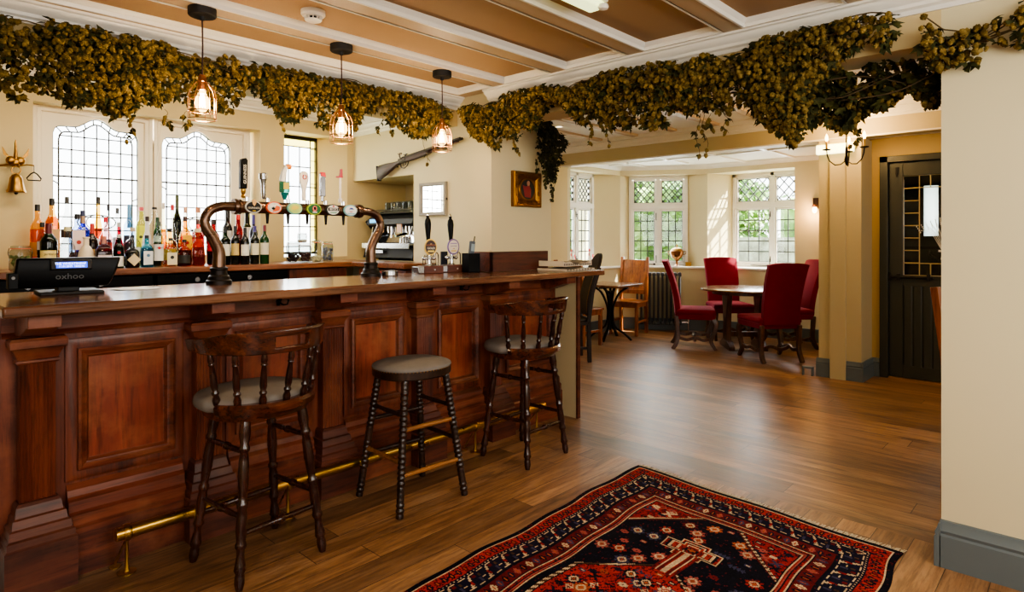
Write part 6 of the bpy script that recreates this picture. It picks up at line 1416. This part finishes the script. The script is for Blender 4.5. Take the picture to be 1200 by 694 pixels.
cockerel('white ceramic cockerel with red comb, left of the pair on the sill', cA_[0], 5.22, radians(200)); cockerel('white ceramic cockerel with red comb and tail, right of the pair beside the reveal', cB_[0], 5.22, radians(195))
# door stop by the column
t = thing('door_stop', 'dark grey iron boot scraper on the floor at the foot of the column', 'boot scraper', (6.40, 2.03, 0))
M().box(-.02, .02, -.05, -.035, 0, .085).box(-.02, .02, .035, .05, 0, .085).box(-.02, .02, -.05, .05, .07, .09).build('frame', MT['skirt'], t, bevel=.004)

# ================================================================== LIGHT
w = bpy.data.worlds.new('sky'); bpy.context.scene.world = w; w.use_nodes = True; nt = w.node_tree
bg = nt.nodes['Background']; bg.inputs[1].default_value = SKY
tc = nt.nodes.new('ShaderNodeTexCoord'); sp = nt.nodes.new('ShaderNodeSeparateXYZ'); rp = nt.nodes.new('ShaderNodeValToRGB')
nt.links.new(tc.outputs['Generated'], sp.inputs[0]); nt.links.new(sp.outputs[2], rp.inputs[0]); nt.links.new(rp.outputs[0], bg.inputs[0])
rp.color_ramp.elements[0].color = (1, .98, .94, 1); rp.color_ramp.elements[1].position = .6; rp.color_ramp.elements[1].color = (.62, .78, 1, 1)
sun = bpy.data.lights.new('sun', 'SUN'); sun.energy = SUN; sun.angle = radians(1.2); sun.color = (1, .93, .8)
so = bpy.data.objects.new('sun', sun); C.objects.link(so); so.rotation_euler = Vector((-.85, 1.3, -1.05)).to_track_quat('-Z', 'Y').to_euler()
def area(name, loc, aim, sx, sy, e, col=(1, 1, 1), portal=False):
    l = bpy.data.lights.new(name, 'AREA'); l.shape = 'RECTANGLE'; l.size = sx; l.size_y = sy; l.energy = e; l.color = col
    o = bpy.data.objects.new(name, l); C.objects.link(o); o.location = loc; o.rotation_euler = Vector(aim).to_track_quat('-Z', 'Y').to_euler()
    if portal: l.cycles.is_portal = True
    return o
area('window_daylight', (1.5, 4.93, 1.72), (0, -1, -.1), 1.3, .9, E_BAR, (1, .98, .95))
area('window_daylight', (2.62, 5.05, 1.72), (0, -1, -.1), .4, .9, E_BAR * .3, (1, .98, .95))
area('bay_daylight', (7.05, 5.46, 1.6), (0, -1, -.15), .75, 1.25, E_BAY, (.98, 1, .98))
mw = (WL + WR) / 2 + nv * .09
area('bay_daylight', (mw.x, mw.y, 1.6), (-nv.x, -nv.y, -.15), .75, 1.25, E_BAY, (.98, 1, .98))
area('bay_daylight', (9.0, 3.3, 1.6), (-1, 0, -.15), .9, 1.25, E_BAY, (1, .98, .94))
area('back_bar_fill', (1.4, 3.62, 2.33), (0, .8, -1), 2.2, .1, E_BACK, (1, .86, .66))  # extra fill lamp added to brighten the bottles, no real fitting
area('porch_daylight', (8.15, 1.07, 1.63), (-1, 0, 0), .48, .5, 8)
# added fill lamps behind the camera, for unbuilt windows and bounced flash
area('room_fill', (-1.3, -1.2, 1.75), (1, 1.0, -.22), 2.2, 1.3, E_FILL, (1, .98, .93))
area('room_fill', (1.6, -1.5, 1.8), (.25, 1, -.25), 2.4, 1.1, E_FILL2, (1, .98, .93))
area('lounge_fill', (5.0, -1.5, 1.7), (.05, 1, -.2), 2.4, 1.2, E_LOU, (1, .96, .9))  # fill lamp inside the lounge; the wall behind it has no window

sc = bpy.context.scene
sc.view_settings.view_transform = 'AgX'; sc.view_settings.look = 'AgX - Medium High Contrast'; sc.view_settings.exposure = EXPO; sc.view_settings.gamma = 1.0
sc.cycles.use_denoising = True
sc.cycles.max_bounces = 8; sc.cycles.diffuse_bounces = 4; sc.cycles.glossy_bounces = 4; sc.cycles.transparent_max_bounces = 24; sc.cycles.transmission_bounces = 6
sc.cycles.caustics_reflective = False; sc.cycles.caustics_refractive = False; sc.cycles.sample_clamp_indirect = 6
